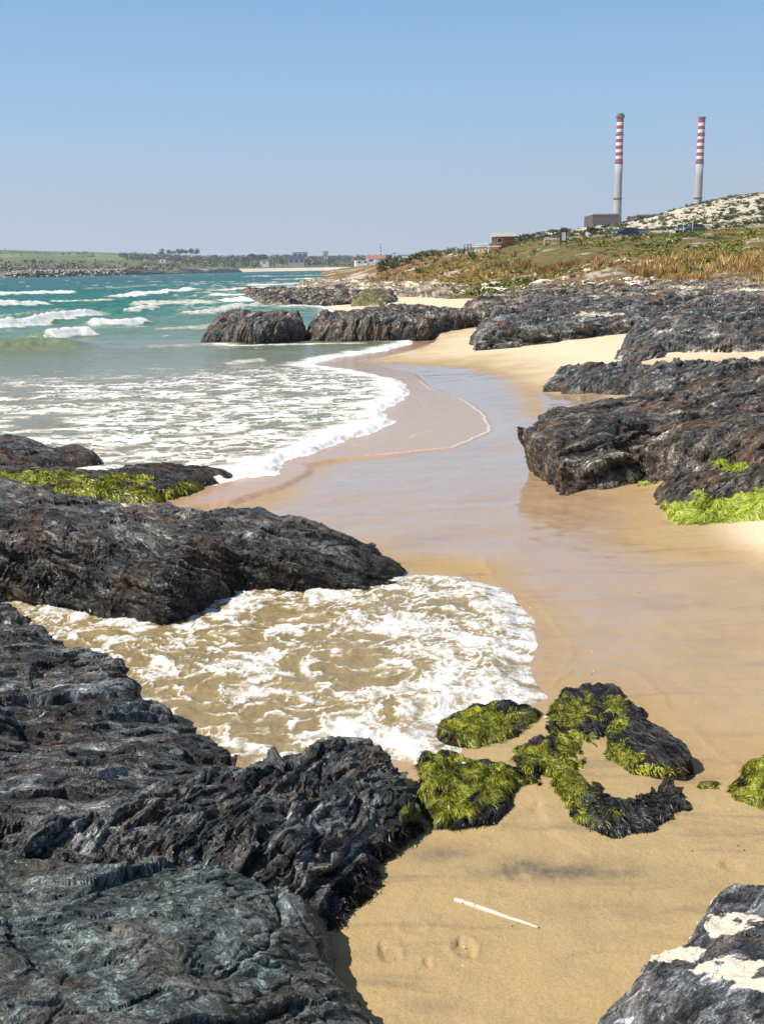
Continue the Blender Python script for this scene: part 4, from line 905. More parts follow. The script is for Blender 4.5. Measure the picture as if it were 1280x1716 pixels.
rock('cleft_rock', 'furrowed dark rock wall right of the blocky surf rock', [(517, 575), (570, 576), (650, 575), (720, 570), (790, 560), (860, 552), (860, 535), (760, 540), (640, 550), (540, 556), (516, 563)],
     [(518, 545, .70), (532, 526, 1.2), (590, 520, 1.3), (640, 515, 1.4), (700, 514, 1.35), (760, 517, 1.15), (820, 522, 1.0), (600, 530, 1.2), (700, 530, 1.1), (780, 530, .95)],
     (.045, .05), .5, RB, ((600, 570), (620, 520)), dip=25, S=1.8, amp=1.0, seed=103, wetz=(0, .8), rough=.6)
rock('reef_rock', 'brown reef rock where a wave breaks, tip pointing out to sea', [(402, 491), (425, 505), (436, 515), (480, 516), (530, 513), (590, 510), (650, 512), (660, 503), (600, 496), (480, 492)],
     [(406, 486, .25), (430, 482, .75), (455, 482, .8), (500, 479, .95), (540, 482, .85), (590, 480, .9), (640, 482, .8), (440, 495, .6), (600, 497, .5)],
     (.10, .16), 1.0, RF, ((410, 510), (600, 485)), dip=25, S=3.0, amp=1.0, seed=107, wetz=(0, .5), rough=.6)
rock('ochre_rock', 'ochre weed-stained rock hump just right of the reef', [(586, 515), (640, 515), (668, 508), (664, 500), (640, 498), (600, 502)],
     [(596, 494, .7), (612, 488, .95), (640, 490, .85), (660, 497, .5), (620, 500, .6)], (.07, .1), 1.0, plain and RF, ((590, 512), (660, 495)), dip=50, S=2.0, amp=1.0, seed=109, wetz=None, algm=[(612, 500, 40, 20)], rough=.5)
rock('back_reef', 'pale brown low reef beyond the sand cove', [(480, 482), (520, 485), (580, 490), (660, 500), (760, 506), (840, 503), (960, 505), (960, 488), (800, 476), (640, 470), (520, 472)],
     [(500, 472, .5), (560, 467, .6), (640, 466, .7), (720, 470, .9), (800, 476, 1.0), (900, 482, 1.2), (660, 488, .5), (760, 492, .6), (860, 492, .8)],
     (.25, .35), 2.0, RT, ((520, 485), (900, 490)), dip=25, S=6.0, amp=1.0, seed=113, wetz=None, rough=.8, sandup=.5)
rock('mid_reef', 'dark broken rocks between the sand cove and the platform', [(790, 545), (830, 548), (900, 535), (1000, 530), (1100, 515), (1250, 512), (1250, 498), (1000, 496), (860, 502), (790, 516)],
     [(800, 520, .8), (850, 500, 1.1), (920, 492, 1.25), (1000, 490, 1.35), (1100, 492, 1.45), (1200, 494, 1.5), (860, 520, 1.0)],
     (.10, .14), .8, RF, ((800, 530), (1200, 505)), z0=.3, dip=25, S=3.0, amp=1.1, seed=127, wetz=None, rough=.8, sandup=.3)
rock('foreshore_ledge', 'long low tan and grey ledge along the foot of the dry grass', [(1040, 506), (1200, 512), (1500, 520), (1900, 520), (1900, 498), (1500, 496), (1280, 494), (1060, 494)],
     [(1060, 493, 1.45), (1200, 490, 1.6), (1400, 492, 1.7), (1700, 495, 1.7), (1300, 500, 1.5)], (.10, .15), 1.0, RF, ((1000, 505), (1500, 505)), z0=1.0, dip=25, S=3.0, amp=1.0, seed=131, wetz=None, rough=.8, sandup=.4)

SIL = {
 'rock_ridge': [(-600, 790), (0, 806), (100, 835), (200, 850), (300, 857), (390, 857), (440, 855), (470, 866), (510, 872), (540, 884), (600, 905), (650, 925), (688, 960)],
 'algae_rock': [(-300, 780), (0, 784), (100, 782), (180, 790), (210, 776), (260, 775), (320, 779), (370, 788), (410, 800)],
 'shore_rock': [(-300, 700), (0, 724), (40, 730), (90, 750), (130, 745), (160, 758), (178, 778)],
 'rock_ledge': [(-400, 1000), (0, 1000), (50, 1010), (100, 1030), (180, 1075), (230, 1100), (240, 1125), (252, 1150), (330, 1175), (345, 1190), (368, 1225), (400, 1250), (430, 1277)],
 'rock_hump': [(0, 1395), (120, 1370), (250, 1325), (340, 1285), (430, 1277), (480, 1262), (560, 1246), (620, 1246), (660, 1262), (690, 1290), (720, 1300)],
 'rock_slab': [(-300, 1440), (0, 1440), (120, 1455), (200, 1455), (260, 1438), (370, 1436), (430, 1470), (560, 1545), (700, 1716)],
 'nose_rock': [(853, 740), (880, 722), (925, 708), (960, 686), (1010, 676), (1100, 655), (1150, 640), (1200, 622), (1280, 604), (1500, 580)],
 'sloping_rock': [(895, 650), (897, 632), (915, 615), (950, 602), (1000, 592), (1040, 588), (1095, 598), (1180, 604), (1240, 600), (1280, 596), (1600, 590)],
 'platform_rock': [(790, 584), (800, 556), (812, 545), (830, 525), (880, 514), (920, 508), (1000, 503), (1100, 498), (1280, 494), (1600, 490)],
 'block_rock': [(333, 577), (345, 556), (368, 528), (395, 519), (430, 522), (500, 520), (510, 535), (516, 560)],
 'cleft_rock': [(516, 545), (530, 524), (600, 518), (640, 512), (700, 511), (740, 516), (800, 518), (860, 520)],
 'knob_rock': [(1092, 840), (1100, 810), (1130, 785), (1170, 765), (1230, 760), (1280, 758), (1500, 750)],
}
RES = [rock_calc(*j[0], **{'sil': SIL.get(j[0][0]), **j[1]}) for j in ROCKJOBS]
for res in RES: rock_link(res)

# ------------------------------------------------------------------ weed and algae growing on the rocks (parts of their rocks)
LB = {o.name: o['label'] for o in bpy.data.objects if o.get('category') == 'rock'}
def grow(nm, *a, **k): return strands(LB[nm], *a, **k)
AL, AB, WD = MAT['algae'], MAT['algae_bright'], MAT['weed']
grow('weedy_rock', 14000, .048, .0036, AL, 'algae', .2, 1, lift=.004, down=(.35, -.8))
grow('weed_strip', 8000, .045, .0036, AL, 'algae', .2, 2, lift=.003, down=(.1, -.9))
grow('ring_rock', 14000, .04, .0036, AL, 'algae', .2, 3, lift=.003, down=(.5, -.6))
grow('tilted_slab', 1800, .035, .005, AL, 'algae', .2, 4, lift=.003)
grow('trailing_weed_stone', 900, .035, .004, AL, 'algae', .2, 31, lift=.003)
grow('edge_rock', 6000, .045, .0038, AL, 'algae', .2, 5, lift=.004)
grow('knob_rock', 14000, .11, .008, AB, 'algae', .2, 6, lift=.010, hang=.25, down=(-.5, -.8))
grow('algae_tuft_stone', 1500, .09, .010, AB, 'algae', .2, 7, lift=.008)
grow('algae_rock', 9000, .11, .012, AL, 'algae', .3, 8, lift=.006, down=(.4, -.8))
def fringe(nm, n, length, width, seed, lo, hi, name='seaweed', lift=.005, box=None):
    """dark seaweed strands round a rock's foot"""
    d = ROCK[LB[nm]]; z = d['V'][:, 2]; keep = d['alg']
    m = sstep(lo - .02, lo, z) * sstep(hi + .02, hi, z)
    if box is not None:
        qx, qy = proj(d['V'][:, 0], d['V'][:, 1], z); m = m * (qx > box[0]) * (qx < box[2]) * (qy > box[1]) * (qy < box[3])
    d['alg'] = m; o_ = grow(nm, n, length, width, WD, name, .3, seed, lift=lift); d['alg'] = keep; return o_
fringe('weedy_rock', 2600, .05, .006, 21, -.02, .07)
fringe('ring_rock', 4200, .06, .007, 22, .0, .10, box=(980, 1330, 1120, 1450))
fringe('ring_rock', 900, .05, .006, 23, .0, .12, box=(940, 1150, 1060, 1240))
fringe('rock_hump', 2500, .06, .008, 24, .0, .12, box=(560, 1380, 760, 1560), lift=.02)
fringe('weed_strip', 900, .05, .006, 26, .02, .09, box=(840, 1150, 920, 1260))

# ------------------------------------------------------------------ driftwood stick, pebbles, shells
def stick(name, label, a, b, r, group=None, bend=.004, seed=0, cat='stick'):
    A = G(*a); B = G(*b); L = np.linalg.norm(B - A); n = 14; K = 26; vs = []
    rg = np.random.default_rng(seed); ph = rg.random() * 6
    for k in range(K):
        t = k / (K - 1); rr = r * (1.05 - .25 * t) * (1 + .06 * math.sin(9 * t + ph)) * (0.82 if k in (0, K - 1) else 1)
        for i in range(n):
            q = 2 * math.pi * i / n; r3 = rr * (1 + .08 * math.sin(3 * q + 4 * t))
            vs.append((t * L, bend * math.sin(3.3 * t + ph) + r3 * math.cos(q), r * .5 + r3 * math.sin(q) + bend * .5 * math.sin(5 * t)))
    fs = [[k * n + i, k * n + (i + 1) % n, (k + 1) * n + (i + 1) % n, (k + 1) * n + i] for k in range(K - 1) for i in range(n)]
    me = bpy.data.meshes.new(name); me.from_pydata(vs, [], fs + [list(range(n - 1, -1, -1)), list(range((K - 1) * n, K * n))]); me.materials.append(MAT['stick'])
    me.polygons.foreach_set('use_smooth', [True] * len(me.polygons))
    o = link(name, me, None, tuple(A), (0, 0, math.atan2(B[1] - A[1], B[0] - A[0])))
    tag(o, label, cat, group); return o
st_ = stick('driftwood_stick', 'bleached white stick lying on the damp sand near the bottom', (762, 1509, .02), (902, 1558, .02), .0125, seed=4)
eb = MB(); eb.bar((0, 0, 0), (.014, 0, 0), .0100, n=10, r2=.006)
L_ = float(np.linalg.norm(G(902, 1560, .02) - G(762, 1510, .02)))
eb.build('black_tip', MAT['black'], st_, loc=(L_ - .004, 0, .006))  # tapered black piece at the right end of the stick
stick('twig', 'tiny white twig on the sand above the salted rock', (1124, 1471, .015), (1138, 1473, .015), .0022, bend=.0005, seed=5, cat='twig')
stick('dark_twig', 'tiny dark twig on the sand beside the salted rock', (1012, 1622, .015), (1022, 1622, .015), .0022, bend=.0005, seed=6, cat='twig').data.materials[0] = MAT['black']
def blob_mesh(name, sub, mat, seed, flat=.6, rough=.25, freq=1.2):
    import bmesh
    bm = bmesh.new(); bmesh.ops.create_icosphere(bm, subdivisions=sub, radius=1.0)
    c = np.array([v.co[:] for v in bm.verts]); nz = fbm(c[:, 0] * freq, c[:, 1] * freq, c[:, 2] * freq, o=4, seed=seed)
    q = np.round(fbm(c[:, 0] * .8, c[:, 1] * .8, c[:, 2] * .8, o=1, seed=seed + 3) * 3) / 3
    for v, a, b in zip(bm.verts, nz, q): v.co = v.co * (1 + rough * a + rough * .6 * b)
    for v in bm.verts: v.co.z *= flat
    me = bpy.data.meshes.new(name); bm.to_mesh(me); bm.free(); me.materials.append(mat)
    n = len(me.vertices); a = me.attributes.new('st', 'FLOAT_VECTOR', 'POINT'); co = np.empty(n * 3, f32); me.vertices.foreach_get('co', co); a.data.foreach_set('vector', co)
    return me
sh_me = [blob_mesh('shell_fragment', 2, MAT['white'], 60 + i, .5, .5) for i in range(3)]
for i, (px, py, r, lab) in enumerate([
    (933, 1530 - 0, .006, 'white shell bit on the sand just right of the stick'), (1052, 1598, .008, 'white shell bit beside the left flank of the salted rock'),
    (274, 1390, 0, ''), (777, 1278, .012, 'white pebble on top of the squat weedy rock'), (913, 1201, .010, 'white pebble on sand between the weed strip and the ring of rock'),
    (1107, 1465, .006, 'white shell bit beside the tiny white twig'), (655, 963, .03, 'white pebble in the foam at the tip of the long dark ridge'), (520, 640, 0, ''),
    (1145, 1236, .006, 'white speck of shell on the wet sand right of the tilted slab'), (994, 1124, .006, 'white speck of shell on wet sand above the ring of rock')]):
    if r <= 0: continue
    z = .17 if i == 3 else .02
    o = link('shell_fragment' if i not in (3, 4, 6) else 'white_pebble', sh_me[i % 3], None, tuple(G(px, py, z)), (0, 0, i)); o.scale = (r, r, r)
    tag(o, lab, 'shell' if i not in (3, 4, 6) else 'pebble')
# crumbs, grit and weed scraps strewn on the near sand
n = 2600; rg = np.random.default_rng(5)
pa = np.stack([rg.uniform(-1.4, 5.5, n), 3.2 + 8 * rg.random(n) ** 1.6, np.zeros(n)], 1)
okk = poly_sd(pa[:, 0], pa[:, 1], SEA) < -0.1; pa = pa[okk]; n = len(pa); pz, _ = beach_z(pa[:, 0], pa[:, 1]); pa[:, 2] = pz
r = rg.uniform(.0010, .0032, n) * (1 + 2.2 * (rg.random(n) > .95)); oc = np.array([(1, 0, 0), (0, 1, 0), (-1, 0, 0), (0, -1, 0), (0, 0, .7)])
VV = (pa[:, None] + oc[None] * r[:, None, None] * rg.uniform(.6, 1.4, (n, 5, 1))).reshape(-1, 3); ii = np.arange(n)[:, None] * 5
FF = np.concatenate([ii + np.array(f) for f in ((0, 1, 4), (1, 2, 4), (2, 3, 4), (3, 0, 4))], 0)
GRIT = NT('grit'); MAT['grit'] = GRIT.fin(GRIT.ramp(GRIT.attr('rnd'), [(0, (.03, .02, .015)), (.55, (.12, .08, .05)), (.75, (.6, .55, .45)), (1, (.8, .78, .72))], 'CONSTANT'), .8)
tag(link('grit', mesh_np('grit', VV, FF, [MAT['grit']], {'rnd': np.repeat(rg.random(n), 5)}, smooth=False)), kind='stuff')

# ------------------------------------------------------------------ dunes
dpts = [tuple(G(a, b, z)) for a, b, z in [(655, 474, .1), (730, 484, .3), (800, 490, .5), (950, 496, .8), (1100, 497, 1.1), (1280, 500, 1.2), (1700, 505, 1.3)]]
dpts += [tuple(P(a, b, D)) for a, b, D in [
    (640, 448, 300), (640, 441, 340), (700, 452, 215), (760, 449, 185), (820, 447, 145), (950, 452, 108), (1100, 447, 100), (1280, 441, 86), (1600, 436, 86),
    (700, 430, 245), (760, 422, 210), (820, 417, 175), (870, 409, 165), (940, 404, 160), (990, 403, 165), (1055, 397, 170), (1150, 394, 165), (1280, 382, 150), (1600, 376, 150),
    (700, 434, 270), (820, 419, 200), (940, 407, 190), (1055, 399, 190), (1150, 395, 190), (1280, 386, 190), (1600, 380, 190),
    (870, 408, 215), (915, 400, 230), (960, 394, 240), (990, 386, 248), (1010, 381, 250), (1040, 402, 248), (1060, 410, 245), (1088, 409, 255), (1126, 384, 262), (1165, 349, 280), (1230, 331, 300), (1290, 329, 300), (1600, 322, 300),
    (1165, 370, 235), (1280, 362, 235), (1600, 355, 235), (1110, 392, 225), (1000, 392, 222),
    (700, 440, 350), (820, 430, 330), (940, 420, 330), (1060, 415, 340), (1200, 400, 390), (1300, 395, 390), (1700, 390, 390)]]
dune_rbf = RBF(dpts)
def dune_z(x, y):
    k = sstep(60, 110, y)
    z = dune_rbf(x, y)
    z = z + 0.35 * fbm(x * .09, y * .07, o=4, seed=131) * k + 0.10 * fbm(x * .5, y * .5, o=3, seed=133)
    return z
rows = np.concatenate([np.linspace(50, 130, 260), np.linspace(130.5, 440, 420)]); cols = np.tan(np.linspace(math.radians(-3), math.radians(45), 700))
YY, TT = np.meshgrid(rows, cols, indexing='ij'); XX = YY * TT
ZZ = dune_z(XX, YY); bz, _ = beach_z(XX, YY, False)
px_, py_ = proj(XX, YY, ZZ)
green = sstep(95, 125, YY + 14 * fbm(XX * .06, YY * .04, o=4, seed=137)) * sstep(700, 860, px_)
rear = sstep(196, 214, YY) * sstep(860, 930, px_)
# hillocks of sand caught under the shrubs of the rear dune
ZZ = ZZ + rear * 0.45 * ridged(XX * .16, YY * .16, o=3, seed=139)
F = gridfaces(*XX.shape, keep=(ZZ > bz - 0.6))
V = np.stack([XX, YY, ZZ], -1).reshape(-1, 3); at = {'green': green.ravel(), 'rear': rear.ravel()}
F, V, at = compact(F, V, at)
tag(link('dune', mesh_np('dune', V, F, [MAT['dune']], at)), kind='structure')

def blades(n_tuft, per, pos, hgt, wid, lean, mat, name, seed, up=1.0):
    rg = np.random.default_rng(seed); n = n_tuft * per
    c = np.repeat(pos[:n_tuft], per, 0); s_ = np.repeat(rg.uniform(.55, 1.35, n_tuft) * np.clip(.9 + 1.1 * fbm(pos[:n_tuft, 0] * .22, pos[:n_tuft, 1] * .14, o=3, seed=seed + 3), .35, 1.6), per)
    a = rg.random(n) * 2 * math.pi; rr = rg.random(n) ** .6
    spread = lean * hgt * .5
    b = c + np.stack([np.cos(a) * rr * spread * s_, np.sin(a) * rr * spread * s_, np.full(n, -.05)], 1)
    h = hgt * s_ * rg.uniform(.5, 1.15, n); out = lean * h * rg.uniform(.3, 1.1, n)
    d = np.stack([np.cos(a) * out, np.sin(a) * out, h * up], 1)
    t = rg.random(n) * math.pi; sv_ = np.stack([np.cos(t), np.sin(t), np.zeros(n)], 1) * (wid * s_ * rg.uniform(.6, 1.4, n))[:, None]
    m = b + d * .55; m[:, 2] += h * .10 * up; tip = b + d
    VV = np.stack([b - sv_ * .5, b + sv_ * .5, m - sv_ * .42, m + sv_ * .42, tip - sv_ * .08, tip + sv_ * .08], 1).reshape(-1, 3)
    i = np.arange(n)[:, None] * 6; FF = np.concatenate([i + np.array([0, 1, 3, 2]), i + np.array([2, 3, 5, 4])], 0)
    ct = np.repeat(rg.normal(size=n_tuft) * .2, per) + .75 * fbm(c[:, 0] * .08, c[:, 1] * .05, o=3, seed=seed)
    r = np.clip(.48 + ct + rg.normal(size=n) * .17, 0, 1)
    return tag(link(name, mesh_np(name, VV, FF, [mat], {'rnd': np.repeat(r, 6)}, smooth=False)), kind='stuff')
def scatter(n, D0, D1, px0, px1, seed, test, zf=None):
    rg = np.random.default_rng(seed); out = []
    D = np.exp(rg.uniform(math.log(D0), math.log(D1), n)); px = rg.uniform(px0, px1, n)
    x = D * (px - CX) / (FPX * math.cos(PITCH)) ; z = (zf or dune_z)(x, D)
    m = test(x, D, z, px) & (z > beach_z(x, D, False)[0] - .02)
    return np.stack([x, D, z], 1)[m]
nzf = lambda x, y, sd_: fbm(x * .07, y * .05, o=4, seed=sd_)
def t_dry(x, y, z, px):
    qx, qy = proj(x, y, z); lo = np.interp(qx, [640, 760, 860, 950, 1050, 1150, 1280], [474, 474, 474, 468, 461, 474, 486]); hi = np.interp(qx, [640, 700, 820, 900, 1100, 1280], [440, 430, 428, 446, 440, 428])
    return (qy < lo) & (qy > hi - 4) & (fbm(x * .16, y * .10, o=3, seed=151) > -.42)
p = scatter(9000, 52, 260, 630, 1420, 61, t_dry); blades(len(p), 22, p, 0.62, .045, .6, MAT['dry_grass'], 'dry_grass', 62)
def t_green(x, y, z, px):
    qx, qy = proj(x, y, z); return (y < 200) & (y > 88) & (qx > 700) & (nzf(x, y, 152) > -.10)
p = scatter(15000, 88, 200, 690, 1420, 63, t_green); blades(len(p), 12, p, 0.28, .11, 1.3, MAT['green_plant'], 'ice_plant_cover', 64, up=.8)
p = scatter(2500, 95, 290, 650, 1420, 65, lambda x, y, z, px: (y > 150) & (y < 300) & ((y < 215) | (px < 900)) & (nzf(x, y, 153) > -.3)); blades(len(p), 16, p, .5, .09, .8, MAT['shrub'], 'marram_grass', 66)
p = scatter(9000, 205, 305, 850, 1420, 67, lambda x, y, z, px: ridged(x * .16, y * .16, o=3, seed=139) > .0 + .35 * np.sin(x * .7 + y)); p[:, 2] += .55 * ridged(p[:, 0] * .16, p[:, 1] * .16, o=3, seed=139) * .9
p = p[:3400]; blades(len(p), 18, p, .55, .22, 1.1, MAT['shrub'], 'dune_scrub', 68, up=.8)
p = scatter(500, 240, 300, 640, 760, 69, lambda x, y, z, px: y > 0); blades(len(p), 16, p, .8, .22, .8, MAT['shrub'], 'heath_scrub', 70)

# pale stones and bleached driftwood along the foot of the grass
st_me = [blob_mesh('pale_stone', 2, MAT['pale_stone'], 200 + i, .5, .6) for i in range(6)]
def t_st(x, y, z, px):
    qx, qy = proj(x, y, z); c = np.interp(qx, [700, 860, 960, 1050, 1130, 1280], [480, 487, 481, 478, 482, 494]); return (np.abs(qy - c) < np.interp(qx, [700, 1000, 1060, 1280], [8, 14, 16, 5]))
allz = lambda x, y: np.maximum(dune_z(x, y), beach_z(x, y, False)[0])
p1 = scatter(1600, 45, 190, 700, 1330, 71, t_st, allz)[:170]
p2 = scatter(900, 80, 150, 830, 1290, 72, lambda x, y, z, px: (np.abs(y - (100 + 12 * np.sin(px * .02))) < 5) & (nzf(x, y, 155) > .0), allz)[:60]
rgs = np.random.default_rng(73)
for k, q in enumerate(np.concatenate([p1, p2])):
    o = link('pale_stone', st_me[k % 6], None, (q[0], q[1], q[2] + .03), (rgs.normal() * .3, rgs.normal() * .3, rgs.random() * 6.28))
    s_ = rgs.uniform(.14, .42) * (1.4 if rgs.random() > .93 else 1); o.scale = (s_ * rgs.uniform(1, 1.9), s_, s_ * rgs.uniform(.6, 1.1))
    tag(o, 'pale stone strewn among others along the foot of the dry grass', 'stone', 'pale stones strewn along the foot of the grass')
n = 5000; p = scatter(14000, 42, 200, 690, 1400, 74, t_st, allz); n = len(p); rg = np.random.default_rng(75)
r = rg.uniform(.04, .13, n); oc = np.array([(1, 0, -.2), (.2, 1, 0), (-1, .1, -.1), (0, -1, .1), (0, 0, .8)])
VV = (p[:, None] + oc[None] * r[:, None, None] * rg.uniform(.6, 1.5, (n, 5, 1))).reshape(-1, 3); ii = np.arange(n)[:, None] * 5
FF = np.concatenate([ii + np.array(f) for f in ((0, 1, 4), (1, 2, 4), (2, 3, 4), (3, 0, 4))], 0)
tag(link('shingle', mesh_np('shingle', VV, FF, [MAT['pale_stone']], {'st': VV * 1.0}, smooth=False)), kind='stuff')
for k, (a, b, rr, D, lab) in enumerate([
    ((1000, 478), (1046, 462), .05, 0, 'long bleached driftwood pole leaning in the dry grass above the pale stones'), ((1030, 462), (1034, 444), .022, 0, 'thin bare branch sticking up out of the dry grass'),
    ((880, 487), (930, 480), .05, 0, 'bleached log on the stones left of the dark platform'), ((820, 470), (850, 466), .05, 0, 'short bleached log at the foot of the left dry grass'),
    ((1180, 455), (1205, 440), .04, 0, 'thin bleached branch high in the right-hand dry grass')]):
    A = P(a[0], a[1], 88); B = P(b[0], b[1], 90); A[2] = max(A[2], 1.0)
    m = MB(); m.bar((0, 0, 0), tuple(B - A), rr, n=7, r2=rr * .6); o = m.build('driftwood_log', MAT['stick'], None, tuple(A), smooth=True); tag(o, lab, 'driftwood')

# ------------------------------------------------------------------ far shore
def hz(px): return 447 - (px - 640) * math.tan(ROLL)
SK = dict(x=[-700, -300, 0, 60, 120, 200, 260, 320, 400, 460, 560, 640, 720, 800], y=[447, 428, 420, 420, 422, 424, 427, 430, 431, 430, 431, 430, 432, 434])
DSH = dict(x=[-700, -100, 0, 20, 235, 300, 370, 480, 560, 640, 700, 900], y=[900, 860, 830, 780, 900, 950, 1150, 1280, 1330, 1250, 600, 500])
def px_of(x, y): return CX + FPX * math.cos(PITCH) * x / y
def land_z(x, y):
    px = CX + FPX * math.cos(PITCH) * np.asarray(x) / y
    Ds = np.interp(px, DSH['x'], DSH['y']); sky_ = np.interp(px, SK['x'], SK['y']) - (447 - (px - 640) * math.tan(ROLL))
    zs = EYE - sky_ / FPX * 2600 * 1.0
    t = np.clip((y - Ds) / (2600 - Ds), 0, 1)
    z = -1.2 + 4.2 * sstep(0, 60, y - Ds) + (zs - 3.0) * t ** 1.25
    z = z + 1.6 * fbm(x * .006, y * .004, o=4, seed=161) * sstep(30, 200, y - Ds)
    return np.where(y > 2600, np.minimum(z, z - (y - 2600) * .03), z)
rows = np.concatenate([np.linspace(480, 1500, 240), np.linspace(1510, 3600, 120)]); cols = np.tan(np.linspace(math.radians(-40), math.radians(14), 420))
YY, TT = np.meshgrid(rows, cols, indexing='ij'); XX = YY * TT; ZZ = land_z(XX, YY)
pxx = CX + FPX * math.cos(PITCH) * TT; Ds = np.interp(pxx, DSH['x'], DSH['y'])
kind = sstep(1500, 1900, YY) * sstep(330, 230, pxx)
kind = np.where((YY - Ds < 75) & (pxx > 340), -1, kind)
F = gridfaces(*XX.shape, keep=(ZZ > -1.5)); V = np.stack([XX, YY, ZZ], -1).reshape(-1, 3); at = {'kind': kind.ravel()}
F, V, at = compact(F, V, at)
tag(link('coastal_plain', mesh_np('coastal_plain', V, F, [MAT['land']], at)), kind='structure')

def leaf_blobs(pts, size, per, mat, name, seed, flat=.7, parent=None, loc=None, leaf=.28):
    """crowns as clouds of leaf-clump faces"""
    rg = np.random.default_rng(seed); n = len(pts) * per
    c = np.repeat(pts, per, 0); s_ = np.repeat(size, per)
    d = rg.normal(size=(n, 3)); d /= np.linalg.norm(d, axis=1)[:, None]; d *= (rg.random(n) ** .35)[:, None]; d[:, 2] *= flat
    c = c + d * s_[:, None]
    a = rg.normal(size=(n, 3)); a /= np.linalg.norm(a, axis=1)[:, None]; b = np.cross(a, rg.normal(size=(n, 3))); b /= np.linalg.norm(b, axis=1)[:, None] + 1e-9
    w_ = (leaf * s_ * rg.uniform(.6, 1.3, n))[:, None]
    VV = np.stack([c - a * w_, c + b * w_ * .8, c + a * w_, c - b * w_ * .8], 1).reshape(-1, 3); FF = np.arange(4 * n).reshape(n, 4)
    r = np.clip(.5 + np.repeat(rg.normal(size=len(pts)) * .2, per) + rg.normal(size=n) * .2, 0, 1)
    if loc is not None: VV = VV - np.array(loc)
    return link(name, mesh_np(name, VV, FF, [mat], {'rnd': np.repeat(r, 4)}, smooth=False), parent)
rg = np.random.default_rng(301)
def belt(n, x0, x1, d0, d1, s0, s1, mat, name, per, seed, dens=-.2):
    px = rg.uniform(x0, x1, n); D = rg.uniform(d0, d1, n); x = D * (px - CX) / (FPX * math.cos(PITCH)); z = land_z(x, D)
    m = (fbm(x * .012, D * .006, o=3, seed=seed) > dens) & (z > 1.5); sz = rg.uniform(s0, s1, n)[m]
    p = np.stack([x, D, z], 1)[m]; p[:, 2] += sz * .55
    return tag(leaf_blobs(p, sz, per, mat, name, seed), kind='stuff')
belt(1500, 235, 760, 1750, 2500, 3, 6, MAT['far_tree'], 'distant_wood', 14, 302, -.35)
belt(420, -300, 330, 1900, 2560, 2.5, 5, MAT['far_tree'], 'distant_wood', 14, 303, .12)
belt(1100, -200, 330, 900, 1500, 1.5, 4, MAT['far_tree'], 'coastal_scrub', 10, 304, -.05)
belt(900, 330, 700, 1380, 1800, 1.5, 4.5, MAT['far_tree'], 'coastal_scrub', 10, 305, -.1)
def far_pt(px, D): x = D * (px - CX) / (FPX * math.cos(PITCH)); return np.array([x, D, float(land_z(np.array([x]), np.array([D]))[0])])
# clearly separate trees on the skyline
for k, (px, D, wr, hh, lab) in enumerate([(661, 1500, 7, 11, 'dark round-topped tree standing above the white village'), (717, 900, 7, 9, 'bushy dark tree on the skyline just left of the dune'),
                                      (735, 880, 4, 6, 'small dark bush on the skyline left of the dune walkway'), (325, 2350, 45, 19, 'long dark flat-topped clump of trees on the skyline behind the green hills'), (452, 1900, 16, 14, 'dark clump of trees on the skyline above the far white beach')]):
    q = far_pt(px, D); r0 = empty('skyline_tree', q); tag(r0, lab, 'tree')
    nb = 8 if wr < 20 else 22; c = np.stack([rg.uniform(-wr, wr, nb), rg.uniform(-wr, wr, nb) * .5, hh * .62 + rg.uniform(-.12, .18, nb) * hh], 1)
    leaf_blobs(c, np.full(nb, min(wr * .5, 5.5)), 60, MAT['far_tree'], 'crown', 320 + k, parent=r0)
    m = MB(); m.bar((0, 0, -1), (0, 0, hh * .6), .45, n=7, r2=.25); m.bar((0, 0, hh * .35), (wr * .3, .4, hh * .6), .2, n=5, r2=.1); m.bar((0, 0, hh * .35), (-wr * .3, -.4, hh * .62), .2, n=5, r2=.1); m.build('trunk', MAT['trunk'], r0)

# breakwater of big stones
bkm = [blob_mesh('armour_stone', 2, MAT['boulder'], 400 + i, .75, .5) for i in range(5)]
vs, fs, sts = [], [], []; tot = 0
for k in range(1500):
    t = rg.random(); px = 14 + (238 - 14) * t; D = np.interp(px, [14, 238], [775, 900]) + rg.uniform(-3, 9); x = D * (px - CX) / (FPX * math.cos(PITCH))
    me = bkm[k % 5]; c = np.array([v.co[:] for v in me.vertices]) if k < 5 else cc_[k % 5]
    if k < 5: cc_ = (cc_ if k else []) + [c]; ff_ = (ff_ if k else []) + [np.array([p.vertices[:] for p in me.polygons])]
    row = rg.random(); s_ = rg.uniform(.9, 1.9); a = rg.random() * 6.28; ca, sa = math.cos(a), math.sin(a); c = c @ np.array([[ca, sa, 0], [-sa, ca, 0], [0, 0, 1]])
    taper = min(1, (px - 10) / 60)
    vs.append(c * s_ + np.array([x, D + row * 8, -.4 + row * 5.2 * taper])); fs.append(ff_[k % 5] + tot); tot += len(c); sts.append(c)
ob = link('breakwater', mesh_np('breakwater', np.concatenate(vs) , np.concatenate(fs), [MAT['boulder']], {'st': np.concatenate(sts)}, smooth=False))
tag(ob, kind='stuff')
for me in bkm: bpy.data.meshes.remove(me)
